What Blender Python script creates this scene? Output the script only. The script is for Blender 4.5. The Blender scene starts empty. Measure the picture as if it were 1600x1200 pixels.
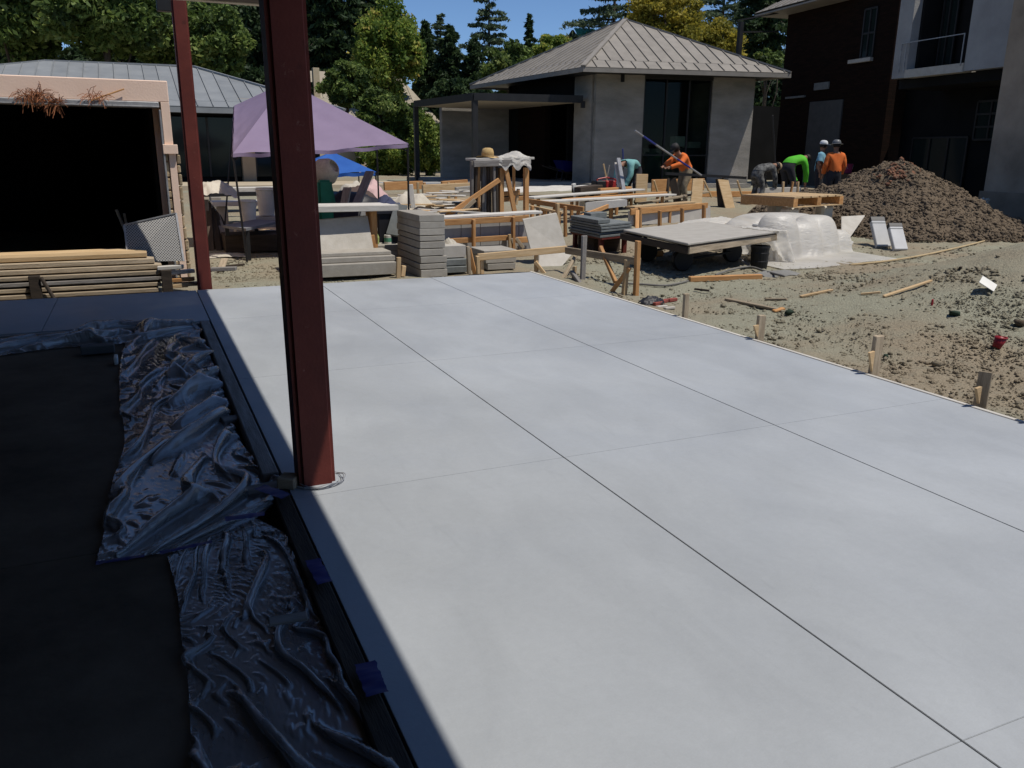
import bpy, bmesh, math, random
import numpy as np
from mathutils import Vector, Matrix, Euler, noise as mnoise

random.seed(7)
rng = np.random.default_rng(7)
sc = bpy.context.scene
COL = sc.collection

# ------------------------------------------------------------------ camera
R3 = Matrix(((0.914054, 0.102097, -0.392532), (-0.405507, 0.249858, -0.879281), (0.008305, 0.962885, 0.269785)))
CAM = Vector((0, 0, 1.65))
cam_d = bpy.data.cameras.new('camera')
cam_d.sensor_width = 36.0
cam_d.lens = 36.0 * 1288 / 1600
cam_d.clip_start = 0.05
cam_d.clip_end = 3000
cam = bpy.data.objects.new('camera', cam_d)
COL.objects.link(cam)
m4 = R3.to_4x4(); m4.translation = CAM
cam.matrix_world = m4
sc.camera = cam

# ------------------------------------------------------------------ sky, sun, exposure
SUN = Vector((0.31, -0.33, 1.0)).normalized()          # direction towards the sun
w = bpy.data.worlds.new('World'); sc.world = w; w.use_nodes = True
nt = w.node_tree; nt.nodes.clear()
sky = nt.nodes.new('ShaderNodeTexSky'); sky.sky_type = 'NISHITA'; sky.sun_disc = False
sky.sun_elevation = math.asin(SUN.z)
sky.sun_rotation = math.atan2(SUN.x, SUN.y)
sky.air_density = 1.0; sky.dust_density = 0.0; sky.ozone_density = 8.0; sky.altitude = 2500
bg = nt.nodes.new('ShaderNodeBackground'); bg.inputs[1].default_value = 0.105
wo = nt.nodes.new('ShaderNodeOutputWorld')
nt.links.new(sky.outputs[0], bg.inputs[0]); nt.links.new(bg.outputs[0], wo.inputs[0])
sl = bpy.data.lights.new('sun', 'SUN'); sl.energy = 4.2; sl.angle = math.radians(0.55); sl.color = (1.0, 0.945, 0.86)
so = bpy.data.objects.new('sun', sl); COL.objects.link(so)
so.rotation_euler = (-SUN).to_track_quat('-Z', 'Y').to_euler()
so.location = (10, -10, 40)
sc.view_settings.view_transform = 'Standard'
sc.view_settings.look = 'None'
sc.view_settings.exposure = 0.03
sc.view_settings.gamma = 1.0

# ------------------------------------------------------------------ helpers
def ray(px, py):
    return R3 @ Vector((px - 800.0, 600.0 - py, -1288.0))
def P(px, py, Y):
    d = ray(px, py); return CAM + d * (Y / d.y)
def PX(px, py, X):
    d = ray(px, py); return CAM + d * (X / d.x)
def Gz(px, py, z):
    d = ray(px, py); return CAM + d * ((z - CAM.z) / d.z)
def sstep(a, b, x):
    t = min(1.0, max(0.0, (x - a) / (b - a))); return t * t * (3 - 2 * t)
def fbm(x, y, z=0.0, o=4):
    return mnoise.fractal(Vector((x, y, z)), 1.0, 2.1, o)
def terr(x, y):
    z = -0.07 + 0.60 * sstep(11.5, 24.0, y)
    # spoil berm at the right edge of the yard
    d = ((x - 10.5) / 2.9) ** 2 + ((y - 6.1) / 2.2) ** 2
    z += 0.85 * math.exp(-d * 1.3)
    z -= 0.06 * math.exp(-((x - 6.0) / 0.7) ** 2) * sstep(10.5, 8.0, y)
    return z
def G(px, py):
    z = 0.0
    for _ in range(12):
        p = Gz(px, py, z)
        if p.y > 60 or p.y < 0: break
        z = 0.5 * z + 0.5 * terr(p.x, p.y)
    return Vector((p.x, p.y, terr(p.x, p.y)))

MATS = {}
def mat(name, c1, c2=None, scale=4.0, rough=0.8, bump=0.0, bscale=None, stretch=(1, 1, 1), spec=0.3,
        metallic=0.0, rnd=0.12, detail=6.0, c3=None):
    if name in MATS: return MATS[name]
    c2 = c2 or tuple(0.8 * v for v in c1)
    m = bpy.data.materials.new(name); m.use_nodes = True
    n = m.node_tree.nodes; L = m.node_tree.links
    b = n['Principled BSDF']
    tc = n.new('ShaderNodeTexCoord'); mp = n.new('ShaderNodeMapping'); mp.inputs['Scale'].default_value = stretch
    oi = n.new('ShaderNodeObjectInfo')
    ad = n.new('ShaderNodeVectorMath'); ad.operation = 'MULTIPLY_ADD'
    ad.inputs[1].default_value = (37.0, 53.0, 71.0)
    cmb = n.new('ShaderNodeCombineXYZ')
    for i in range(3): L.new(oi.outputs['Random'], cmb.inputs[i])
    L.new(cmb.outputs[0], ad.inputs[0]); L.new(tc.outputs['Object'], ad.inputs[2])
    L.new(ad.outputs[0], mp.inputs[0])
    nz = n.new('ShaderNodeTexNoise'); nz.inputs['Scale'].default_value = scale; nz.inputs['Detail'].default_value = detail
    nz.inputs['Roughness'].default_value = 0.62
    L.new(mp.outputs[0], nz.inputs['Vector'])
    cr = n.new('ShaderNodeValToRGB')
    cr.color_ramp.elements[0].position = 0.32; cr.color_ramp.elements[0].color = (*c2, 1)
    cr.color_ramp.elements[1].position = 0.68; cr.color_ramp.elements[1].color = (*c1, 1)
    if c3:
        e = cr.color_ramp.elements.new(0.5); e.color = (*c3, 1)
    L.new(nz.outputs['Fac'], cr.inputs[0])
    hs = n.new('ShaderNodeHueSaturation')
    mr = n.new('ShaderNodeMapRange'); mr.inputs[3].default_value = 1 - rnd; mr.inputs[4].default_value = 1 + rnd
    L.new(oi.outputs['Random'], mr.inputs[0]); L.new(mr.outputs[0], hs.inputs['Value'])
    L.new(cr.outputs[0], hs.inputs['Color'])
    L.new(hs.outputs[0], b.inputs['Base Color'])
    b.inputs['Roughness'].default_value = rough; b.inputs['Metallic'].default_value = metallic
    b.inputs['Specular IOR Level'].default_value = spec
    if bump:
        nb = n.new('ShaderNodeTexNoise'); nb.inputs['Scale'].default_value = bscale or scale * 6; nb.inputs['Detail'].default_value = 5
        L.new(mp.outputs[0], nb.inputs['Vector'])
        bp = n.new('ShaderNodeBump'); bp.inputs['Strength'].default_value = bump; bp.inputs['Distance'].default_value = 0.02
        L.new(nb.outputs['Fac'], bp.inputs['Height']); L.new(bp.outputs[0], b.inputs['Normal'])
    MATS[name] = m; return m

def tag(o, label=None, cat=None, group=None, kind=None):
    if label: o['label'] = label
    if cat: o['category'] = cat
    if group: o['group'] = group
    if kind: o['kind'] = kind
    return o
def link(o, parent=None):
    COL.objects.link(o)
    if parent is not None:
        o.parent = parent
        o.matrix_parent_inverse = parent.matrix_basis.inverted()
    return o
def empty(name, loc, label=None, cat=None, group=None):
    o = bpy.data.objects.new(name, None); o.empty_display_size = 0.2
    o.matrix_basis = Matrix.Translation(Vector(loc)); COL.objects.link(o)
    return tag(o, label, cat, group)

class MB:
    def __init__(s): s.v = []; s.f = []; s.mi = []; s.cur = 0
    def add(s, vs, fs):
        b = len(s.v); s.v += [tuple(v) for v in vs]; s.f += [tuple(i + b for i in f) for f in fs]; s.mi += [s.cur] * len(fs); return s
    def box(s, c, d, rot=None):
        h = Vector(d) / 2; c = Vector(c)
        vs = [Vector((x * h.x, y * h.y, z * h.z)) for z in (-1, 1) for y in (-1, 1) for x in (-1, 1)]
        if rot is not None:
            if not hasattr(rot, 'to_3x3'): rot = Matrix.Rotation(rot, 3, 'Z')
            vs = [rot @ v for v in vs]
        return s.add([c + v for v in vs], [(0, 2, 3, 1), (4, 5, 7, 6), (0, 1, 5, 4), (2, 6, 7, 3), (0, 4, 6, 2), (1, 3, 7, 5)])
    def bar(s, p, q, wd, ht):
        p = Vector(p); q = Vector(q); M = frame(p, q)
        return s.box((p + q) / 2, ((q - p).length, wd, ht), M)
    def tube(s, pts, r, n=8, cap=True):
        pts = [Vector(p) for p in pts]; k = len(pts); rs = r if isinstance(r, (list, tuple)) else [r] * k
        vs = []; a0 = None
        for i in range(k):
            t = (pts[min(i + 1, k - 1)] - pts[max(i - 1, 0)]).normalized()
            if a0 is None:
                a0 = t.orthogonal().normalized()
            else:
                a0 = (a0 - t * a0.dot(t)).normalized()
            b0 = t.cross(a0)
            for j in range(n):
                an = 2 * math.pi * j / n
                vs.append(pts[i] + (a0 * math.cos(an) + b0 * math.sin(an)) * rs[i])
        fs = []
        for i in range(k - 1):
            for j in range(n):
                fs.append((i * n + j, i * n + (j + 1) % n, (i + 1) * n + (j + 1) % n, (i + 1) * n + j))
        if cap:
            fs.append(tuple(reversed(range(n)))); fs.append(tuple((k - 1) * n + j for j in range(n)))
        return s.add(vs, fs)
    def lathe(s, prof, c=(0, 0, 0), n=16, rot=None):
        c = Vector(c); vs = []; k = len(prof)
        for r, z in prof:
            for j in range(n):
                a = 2 * math.pi * j / n
                v = Vector((r * math.cos(a), r * math.sin(a), z))
                vs.append(c + (rot @ v if rot else v))
        fs = []
        for i in range(k - 1):
            for j in range(n):
                fs.append((i * n + j, i * n + (j + 1) % n, (i + 1) * n + (j + 1) % n, (i + 1) * n + j))
        fs.append(tuple(reversed(range(n)))); fs.append(tuple((k - 1) * n + j for j in range(n)))
        return s.add(vs, fs)
    def prism(s, loop, off):
        n = len(loop); off = Vector(off); a = [Vector(p) for p in loop]
        fs = [tuple(reversed(range(n))), tuple(range(n, 2 * n))]
        for i in range(n): j = (i + 1) % n; fs.append((i, j, n + j, n + i))
        return s.add(a + [p + off for p in a], fs)
    def quad(s, a, b, c, d): return s.add([a, b, c, d], [(0, 1, 2, 3)])
    def mesh(s, name, bevel=0.0, seg=1):
        me = bpy.data.meshes.new(name); me.from_pydata(s.v, [], s.f)
        bm = bmesh.new(); bm.from_mesh(me)
        bmesh.ops.recalc_face_normals(bm, faces=bm.faces)
        if bevel: bmesh.ops.bevel(bm, geom=list(bm.edges), offset=bevel, segments=seg, affect='EDGES', clamp_overlap=True)
        bm.to_mesh(me); bm.free(); return me
    def build(s, name, m, parent=None, bevel=0.0, smooth=False, label=None, cat=None, group=None, kind=None, seg=1):
        me = s.mesh(name, bevel, seg)
        ms = m if isinstance(m, (list, tuple)) else [m]
        for x in ms: me.materials.append(x)
        if smooth: me.shade_smooth()
        o = bpy.data.objects.new(name, me); link(o, parent)
        return tag(o, label, cat, group, kind)

def frame(p, q, up=Vector((0, 0, 1))):
    x = (q - p).normalized()
    if abs(x.dot(up)) > 0.995: up = Vector((0, 1, 0))
    y = up.cross(x).normalized(); z = x.cross(y)
    return Matrix((x, y, z)).transposed()

def plank(name, p, q, wd, ht, m, parent=None, label=None, cat='plank', group=None, bevel=0.006, roll=0.0, rag=0.0):
    """one squared timber with its own local X along the grain"""
    p = Vector(p); q = Vector(q); Lg = (q - p).length; M = frame(p, q)
    if roll: M = M @ Matrix.Rotation(roll, 3, 'X')
    b = MB(); b.box((0, 0, 0), (Lg, wd, ht))
    if rag:
        b.v = [(x + random.uniform(-rag, rag), y + random.uniform(-rag, rag) * .3, z + random.uniform(-rag, rag) * .3) for x, y, z in b.v]
    me = b.mesh(name, min(bevel, wd * .2, ht * .2)); me.materials.append(m)
    o = bpy.data.objects.new(name, me)
    W = M.to_4x4(); W.translation = (p + q) / 2
    o.matrix_basis = W
    link(o, parent)
    if parent is None: tag(o, label, cat, group)
    elif label: o['label'] = label
    return o
def block(name, c, d, m, parent=None, rotz=0.0, bevel=0.006, label=None, cat=None, group=None, rot=None, kind=None):
    b = MB(); b.box((0, 0, 0), d); me = b.mesh(name, bevel); me.materials.append(m)
    o = bpy.data.objects.new(name, me)
    W = (rot.to_4x4() if rot is not None else Matrix.Rotation(rotz, 4, 'Z')); W.translation = Vector(c)
    o.matrix_basis = W; link(o, parent)
    return tag(o, label, cat if parent is None else None, group, kind)

def grid_obj(name, fn, nu, nv, m, parent=None, smooth=True, mask=None):
    vs = [fn(i / nu, j / nv) for j in range(nv + 1) for i in range(nu + 1)]
    fs = []
    for j in range(nv):
        for i in range(nu):
            if mask and mask(i / nu, j / nv): continue
            a = j * (nu + 1) + i; fs.append((a, a + 1, a + nu + 2, a + nu + 1))
    me = bpy.data.meshes.new(name); me.from_pydata([tuple(v) for v in vs], [], fs); me.materials.append(m)
    if smooth: me.shade_smooth()
    o = bpy.data.objects.new(name, me); return link(o, parent)

def fast_mesh(name, V, F, m, attr=None, smooth=False):
    """V (n,3), F (k,c) arrays of equal-size faces"""
    me = bpy.data.meshes.new(name); k, c = F.shape
    me.vertices.add(len(V)); me.vertices.foreach_set('co', V.astype(np.float32).ravel())
    me.loops.add(k * c); me.loops.foreach_set('vertex_index', F.astype(np.int32).ravel())
    me.polygons.add(k); me.polygons.foreach_set('loop_start', np.arange(0, k * c, c, dtype=np.int32))
    me.update(calc_edges=True)
    if attr is not None:
        a = me.attributes.new('tone', 'FLOAT', 'FACE'); a.data.foreach_set('value', attr.astype(np.float32))
    me.materials.append(m)
    if smooth: me.shade_smooth()
    return me

def nth(i, n):
    names = ['lowest', 'second lowest', 'third lowest', 'fourth lowest', 'fifth lowest', 'sixth lowest', 'seventh lowest', 'eighth lowest', 'ninth lowest', 'tenth lowest']
    if i == n - 1: return 'topmost'
    return names[i]

ORD = ['first', 'second', 'third', 'fourth', 'fifth', 'sixth', 'seventh', 'eighth', 'ninth', 'tenth', 'eleventh', 'twelfth']
# ------------------------------------------------------------------ materials
def slab_mat():
    m = bpy.data.materials.new('concrete_fresh'); m.use_nodes = True
    n = m.node_tree.nodes; L = m.node_tree.links; b = n['Principled BSDF']
    g = n.new('ShaderNodeNewGeometry'); oi = n.new('ShaderNodeObjectInfo')
    def nz(s, d, r=.55, dist=0.0, st=None):
        x = n.new('ShaderNodeTexNoise'); x.inputs['Scale'].default_value = s; x.inputs['Detail'].default_value = d; x.inputs['Roughness'].default_value = r; x.inputs['Distortion'].default_value = dist
        if st:
            mp = n.new('ShaderNodeMapping'); mp.inputs['Scale'].default_value = st; L.new(g.outputs['Position'], mp.inputs[0]); L.new(mp.outputs[0], x.inputs['Vector'])
        else: L.new(g.outputs['Position'], x.inputs['Vector'])
        return x.outputs['Fac']
    def mrange(src, a, c, lo, hi):
        r = n.new('ShaderNodeMapRange'); r.inputs[1].default_value = a; r.inputs[2].default_value = c; r.inputs[3].default_value = lo; r.inputs[4].default_value = hi; L.new(src, r.inputs[0]); return r.outputs[0]
    def mul(p, q):
        r = n.new('ShaderNodeMath'); r.operation = 'MULTIPLY'; L.new(p, r.inputs[0]); L.new(q, r.inputs[1]); return r.outputs[0]
    v = mul(mrange(nz(.55, 3, .5, .6), .3, .7, .90, 1.09), mrange(nz(2.6, 5, .6, 1.0, (1, .45, 1)), .3, .7, .95, 1.05))
    v = mul(v, mrange(nz(26, 6, .7), .25, .75, .965, 1.035)); v = mul(v, mrange(nz(140, 3, .6), .3, .7, .975, 1.025))
    v = mul(v, mrange(nz(7, 4, .6, 2.5, (1, .2, 1)), .62, .72, 1.0, .96))                       # faint trowel smears
    sp = n.new('ShaderNodeTexVoronoi'); sp.inputs['Scale'].default_value = 1.7; L.new(g.outputs['Position'], sp.inputs['Vector'])
    v = mul(v, mrange(sp.outputs['Distance'], .012, .03, .93, 1.0))                               # sparse drips
    v = mul(v, mrange(oi.outputs['Random'], 0, 1, .985, 1.015))
    hs = n.new('ShaderNodeHueSaturation'); hs.inputs['Color'].default_value = (.327, .345, .362, 1); L.new(v, hs.inputs['Value']); L.new(hs.outputs[0], b.inputs['Base Color'])
    L.new(mrange(nz(.9, 4, .6, .8), .3, .7, .45, .75), b.inputs['Roughness']); b.inputs['Specular IOR Level'].default_value = .3
    bp = n.new('ShaderNodeBump'); bp.inputs['Strength'].default_value = .06; bp.inputs['Distance'].default_value = .02; L.new(nz(55, 5, .6), bp.inputs['Height']); L.new(bp.outputs[0], b.inputs['Normal'])
    return m
M_slab = slab_mat()
M_slabdark = mat('concrete_joint', (0.03, 0.03, 0.03))
M_dirt = None
M_wood = mat('pine_new', (0.52, 0.29, 0.12), (0.36, 0.17, 0.06), scale=3, stretch=(1, 9, 9), rough=0.75, bump=0.15, rnd=0.18)
M_woodpale = mat('pine_pale', (0.56, 0.41, 0.24), (0.42, 0.28, 0.14), scale=3, stretch=(1, 9, 9), rough=0.8, bump=0.15, rnd=0.16)
M_woodold = mat('timber_weathered', (0.42, 0.34, 0.24), (0.235, 0.185, 0.125), scale=3, stretch=(1, 9, 9), rough=0.9, bump=0.3, rnd=0.2)
M_woodgrey = mat('timber_grey', (0.27, 0.25, 0.23), (0.15, 0.135, 0.12), scale=3, stretch=(1, 9, 9), rough=0.9, bump=0.3, rnd=0.25)
M_wooddark = mat('timber_dark', (0.075, 0.055, 0.04), (0.035, 0.027, 0.02), scale=3, stretch=(1, 9, 9), rough=0.9, bump=0.3, rnd=0.3)
M_whitewood = mat('board_limed', (0.58, 0.55, 0.50), (0.44, 0.41, 0.36), scale=4, stretch=(1, 6, 6), rough=0.85, rnd=0.15)
M_stone = mat('stone_paver', (0.35, 0.325, 0.28), (0.29, 0.265, 0.225), scale=9, rough=0.85, bump=0.2, bscale=80, rnd=0.10)
M_stonelt = mat('stone_light', (0.46, 0.43, 0.38), (0.38, 0.35, 0.30), scale=6, rough=0.85, bump=0.15, bscale=70, rnd=0.06)
M_slate = mat('stone_slate', (0.17, 0.18, 0.175), (0.115, 0.125, 0.12), scale=7, rough=0.7, bump=0.2, bscale=60, rnd=0.12)
M_red = mat('red_oxide_primer', (0.145, 0.032, 0.023), (0.085, 0.018, 0.014), c3=(.11, .023, .017), scale=2.2, rough=0.6, bump=0.08, bscale=60, rnd=0.02, spec=0.25)
def scuff(m, col, sc, lo, hi):
    n = m.node_tree.nodes; L = m.node_tree.links; b = n['Principled BSDF']; src = b.inputs['Base Color'].links[0].from_socket
    z = n.new('ShaderNodeTexNoise'); z.inputs['Scale'].default_value = sc; z.inputs['Detail'].default_value = 8; z.inputs['Roughness'].default_value = .75
    tc = n.new('ShaderNodeNewGeometry'); L.new(tc.outputs['Position'], z.inputs['Vector'])
    r = n.new('ShaderNodeMapRange'); r.inputs[1].default_value = lo; r.inputs[2].default_value = hi; L.new(z.outputs['Fac'], r.inputs[0])
    x = n.new('ShaderNodeMix'); x.data_type = 'RGBA'; L.new(r.outputs[0], x.inputs[0]); L.new(src, x.inputs[6]); x.inputs[7].default_value = (*col, 1); L.new(x.outputs[2], b.inputs['Base Color'])
scuff(M_red, (.24, .12, .095), 14, .62, .74); scuff(M_red, (.04, .012, .01), 5, .60, .75)
M_black = mat('black_paint', (0.012, 0.012, 0.013), (0.008, 0.008, 0.008), rough=0.55)
M_steel = mat('dark_steel', (0.022, 0.022, 0.023), (0.014, 0.014, 0.014), rough=0.5)
M_stucco = mat('stucco_grey', (0.345, 0.320, 0.285), (0.20, 0.19, 0.17), scale=.8, stretch=(1, 1, 2.6), rough=0.92, bump=0.6, bscale=16, rnd=0.03, detail=10)
M_stucco2 = mat('stucco_cool', (0.34, 0.335, 0.325), (0.25, 0.245, 0.24), scale=0.9, rough=0.92, bump=0.4, bscale=22, rnd=0.03, detail=9)
M_salmon = mat('salmon_plaster', (0.82, 0.61, 0.48), (0.76, 0.56, 0.44), scale=1.2, rough=0.9, bump=0.12, bscale=50, rnd=0.04)
M_roof = mat('zinc_roof_warm', (0.275, 0.25, 0.215), (0.215, 0.195, 0.168), scale=2.2, rough=0.6, rnd=0.07, metallic=0.1, spec=0.3)
M_roof2 = mat('zinc_roof_grey', (0.245, 0.255, 0.255), (0.19, 0.20, 0.205), scale=1.5, rough=0.55, rnd=0.05, metallic=0.1)
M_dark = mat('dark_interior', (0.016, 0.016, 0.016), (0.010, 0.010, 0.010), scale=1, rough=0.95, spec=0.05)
M_floor = mat('interior_floor', (0.17, 0.128, 0.088), (0.075, 0.055, 0.038), scale=1.3, rough=0.85, bump=0.12, bscale=18, rnd=0.02, spec=0.06, detail=9)
M_galv = mat('galvanised_trim', (0.42, 0.42, 0.42), (0.25, 0.25, 0.26), scale=9, rough=0.45, metallic=0.5)
M_soffit = mat('soffit_board', (0.60, 0.52, 0.40), (0.50, 0.42, 0.31), scale=2, rough=0.8)
M_white = mat('white_plastic', (0.66, 0.64, 0.58), (0.56, 0.54, 0.49), scale=5, rough=0.5)

def glass_mat():
    m = bpy.data.materials.new('window_glass'); m.use_nodes = True
    b = m.node_tree.nodes['Principled BSDF']
    b.inputs['Base Color'].default_value = (0.012, 0.018, 0.017, 1); b.inputs['Roughness'].default_value = 0.08
    b.inputs['Specular IOR Level'].default_value = 0.2
    return m
M_glass = glass_mat()
def pane_mat():
    m = bpy.data.materials.new('clear_pane'); m.use_nodes = True
    n = m.node_tree.nodes; L = m.node_tree.links; n.clear()
    t = n.new('ShaderNodeBsdfTransparent'); t.inputs[0].default_value = (.62, .70, .66, 1); g = n.new('ShaderNodeBsdfGlossy'); g.inputs['Roughness'].default_value = .03; g.inputs['Color'].default_value = (.5, .5, .5, 1)
    f = n.new('ShaderNodeFresnel'); f.inputs[0].default_value = 1.25; x = n.new('ShaderNodeMixShader'); o = n.new('ShaderNodeOutputMaterial')
    L.new(f.outputs[0], x.inputs[0]); L.new(t.outputs[0], x.inputs[1]); L.new(g.outputs[0], x.inputs[2]); L.new(x.outputs[0], o.inputs[0]); return m
M_pane = pane_mat()

def brick_mat():
    m = bpy.data.materials.new('red_brick_small'); m.use_nodes = True
    n = m.node_tree.nodes; L = m.node_tree.links; b = n['Principled BSDF']
    g = n.new('ShaderNodeNewGeometry'); sx = n.new('ShaderNodeSeparateXYZ'); L.new(g.outputs['Position'], sx.inputs[0])
    a = n.new('ShaderNodeMath'); a.operation = 'ADD'; L.new(sx.outputs[0], a.inputs[0]); L.new(sx.outputs[1], a.inputs[1])
    c = n.new('ShaderNodeCombineXYZ'); L.new(a.outputs[0], c.inputs[0]); L.new(sx.outputs[2], c.inputs[1])
    br = n.new('ShaderNodeTexBrick'); br.inputs['Scale'].default_value = 1.0
    br.inputs['Brick Width'].default_value = 0.30; br.inputs['Row Height'].default_value = 0.07; br.inputs['Mortar Size'].default_value = 0.008
    br.inputs['Color1'].default_value = (0.020, 0.011, 0.008, 1); br.inputs['Color2'].default_value = (0.012, 0.008, 0.006, 1); br.inputs['Mortar'].default_value = (0.012, 0.009, 0.008, 1)
    L.new(c.outputs[0], br.inputs['Vector']); L.new(br.outputs['Color'], b.inputs['Base Color'])
    bp = n.new('ShaderNodeBump'); bp.inputs['Strength'].default_value = 0.6; bp.inputs['Distance'].default_value = 0.01; bp.invert = True
    L.new(br.outputs['Fac'], bp.inputs['Height']); L.new(bp.outputs[0], b.inputs['Normal'])
    b.inputs['Roughness'].default_value = 0.95; b.inputs['Specular IOR Level'].default_value = 0.03
    return m
M_brick = brick_mat()

def dirt_mat(name, ca, cb, cc, big=0.35):
    m = bpy.data.materials.new(name); m.use_nodes = True
    n = m.node_tree.nodes; L = m.node_tree.links; b = n['Principled BSDF']
    g = n.new('ShaderNodeNewGeometry')
    def nz(s, d, r=0.6):
        x = n.new('ShaderNodeTexNoise'); x.inputs['Scale'].default_value = s; x.inputs['Detail'].default_value = d; x.inputs['Roughness'].default_value = r
        L.new(g.outputs['Position'], x.inputs['Vector']); return x
    n1 = nz(big, 4); n2 = nz(9, 8, 0.75); n3 = nz(45, 4)
    r1 = n.new('ShaderNodeValToRGB'); r1.color_ramp.elements[0].position = .42; r1.color_ramp.elements[1].position = .58
    r1.color_ramp.elements[0].color = (*ca, 1); r1.color_ramp.elements[1].color = (*cb, 1); L.new(n1.outputs['Fac'], r1.inputs[0])
    mx = n.new('ShaderNodeMix'); mx.data_type = 'RGBA'; mx.blend_type = 'MIX'
    r2 = n.new('ShaderNodeMapRange'); r2.inputs[1].default_value = .5; r2.inputs[2].default_value = .72; L.new(n2.outputs['Fac'], r2.inputs[0])
    L.new(r2.outputs[0], mx.inputs[0]); L.new(r1.outputs[0], mx.inputs[6]); mx.inputs[7].default_value = (*cc, 1)
    hs = n.new('ShaderNodeHueSaturation'); r3 = n.new('ShaderNodeMapRange'); r3.inputs[3].default_value = .7; r3.inputs[4].default_value = 1.3
    L.new(n3.outputs['Fac'], r3.inputs[0]); L.new(r3.outputs[0], hs.inputs['Value']); L.new(mx.outputs[2], hs.inputs['Color'])
    L.new(hs.outputs[0], b.inputs['Base Color']); b.inputs['Roughness'].default_value = .95; b.inputs['Specular IOR Level'].default_value = .1
    ad = n.new('ShaderNodeMath'); ad.operation = 'ADD'; L.new(n2.outputs['Fac'], ad.inputs[0]); L.new(n3.outputs['Fac'], ad.inputs[1])
    bp = n.new('ShaderNodeBump'); bp.inputs['Strength'].default_value = .9; bp.inputs['Distance'].default_value = .03
    L.new(ad.outputs[0], bp.inputs['Height']); L.new(bp.outputs[0], b.inputs['Normal'])
    return m
M_dirt = dirt_mat('bare_earth', (0.285, 0.275, 0.205), (0.285, 0.235, 0.165), (0.235, 0.215, 0.158))
M_clod = dirt_mat('earth_clod', (0.25, 0.228, 0.165), (0.255, 0.208, 0.145), (0.19, 0.17, 0.122))
M_pile = dirt_mat('spoil_earth', (0.148, 0.114, 0.080), (0.162, 0.124, 0.086), (0.088, 0.067, 0.048), big=.7)

# ------------------------------------------------------------------ ground: one sheet to the horizon
def ground():
    xs = np.concatenate([np.array([-900, -400, -150, -60, -30]), np.linspace(-16, 5.0, 60), np.linspace(5.07, 18, 230), np.linspace(18.3, 40, 70), np.array([50, 70, 110, 200, 450, 900])])
    ys = np.concatenate([np.array([-900, -300, -90, -30, -12]), np.linspace(-6, 2, 24), np.linspace(2.06, 16, 230), np.linspace(16.2, 40, 80), np.array([50, 70, 110, 200, 450, 900])])
    vs = []
    for y in ys:
        for x in xs:
            z = terr(x, y)
            inside = x < 5.11 and y < 10.78
            if inside: z = -0.32
            elif 4 < x < 20 and 1 < y < 18:
                k = 1.0
                z += 0.024 * fbm(x * 1.2, y * 1.2) + (0.012 + .012 * sstep(7.5, 9.5, x)) * fbm(x * 5, y * 5, 3.3) + 0.009 * fbm(x * 14, y * 14, 7.1, 2)
                if 4.9 < x < 5.35: z = min(z, -0.05)
            elif abs(x) < 40 and y < 45:
                z += 0.05 * fbm(x * .8, y * .8)
            vs.append((x, y, z))
    nx = len(xs); F = []
    for j in range(len(ys) - 1):
        for i in range(nx - 1):
            a = j * nx + i; F.append((a, a + 1, a + nx + 1, a + nx))
    me = fast_mesh('ground', np.array(vs), np.array(F), M_dirt, smooth=True)
    o = bpy.data.objects.new('ground', me); COL.objects.link(o); o['kind'] = 'structure'
ground()

# ------------------------------------------------------------------ concrete slab with tooled joints
XS = [0.55, 2.05, 3.555, 5.075]
YS = [-3.7, -1.2, 1.33, 3.865, 6.28, 8.72, 10.74]
slab = block('concrete_patio', (2.81, 3.5, -0.24), (4.5, 14.4, 0.12), M_slabdark, kind='structure')
def panel(x0, x1, y0, y1, parent, gx=0.0032, gy=0.0009):
    x0 += gx; x1 -= gx; y0 += gy; y1 -= gy
    b = MB(); b.box(((x0 + x1) / 2, (y0 + y1) / 2, -0.089), (x1 - x0, y1 - y0, 0.178))
    return b.build('panel', M_slab, parent, bevel=0.0015, seg=2)
for i in range(3):
    for j in range(6):
        panel(XS[i], XS[i + 1], YS[j], YS[j + 1], slab, gy=0.0008)
strip = block('concrete_walk', (-4.2, 9.73, -0.24), (9.3, 2.0, 0.12), M_slabdark, kind='structure')
for x0, x1 in ((-8.6, -5.4), (-5.4, -2.4), (-2.4, -0.95), (-0.95, 0.545)):
    panel(x0, x1, 8.72, 10.73, strip)
# timber edge form and its stakes on the yard side
fm = empty('edge_form', (5.1, 5, -0.1), 'thin timber edge form along the yard side of the pale slab', 'formwork')
for a, b_ in ((-3.6, 1.4), (1.405, 6.1), (6.105, 10.8)):
    plank('form_board', (5.098, a, -0.052), (5.096, b_, -0.050), 0.034, 0.112, M_whitewood, fm, bevel=.004)
def stake(px, py, h, lean, label, wd=0.085, th=0.04, splint=True):
    g = G(px, py); x = 5.165; p = PX(px, py, x); y = p.y
    e = empty('survey_stake', (x, y, -0.12), label, 'stake', 'stakes along the slab edge')
    bt = Vector((x, y, -0.25)); tp = Vector((x + lean, y + lean * .6, h))
    plank('post', bt, tp, wd, th, M_woodold, e, rag=0.006)
    if splint:
        mb = MB(); q = bt.lerp(tp, .55)
        a = Vector((x - .032, y - .02, .02)); b1 = Vector((x - .032, y - .02, h * .62)); c = Vector((x - .095, y - .03, h * .60))
        mb.prism([a, b1, c], (0, 0.022, 0)); mb.build('splinter', M_woodpale, e)
    return e
stake(1070, 497, 0.25, 0.0, 'thin straight stake at the slab edge beside the red and black scrap', .06, splint=False)
stake(1186, 531, 0.225, 0.01, 'second stake at the slab edge, with a split splinter hanging on its left')
stake(1364, 585, 0.30, 0.03, 'tallest stake at the slab edge, leaning slightly right', .09)
stake(1530, 637, 0.23, 0.045, 'nearest stake at the slab edge, leaning right with a split side', .085)
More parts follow.
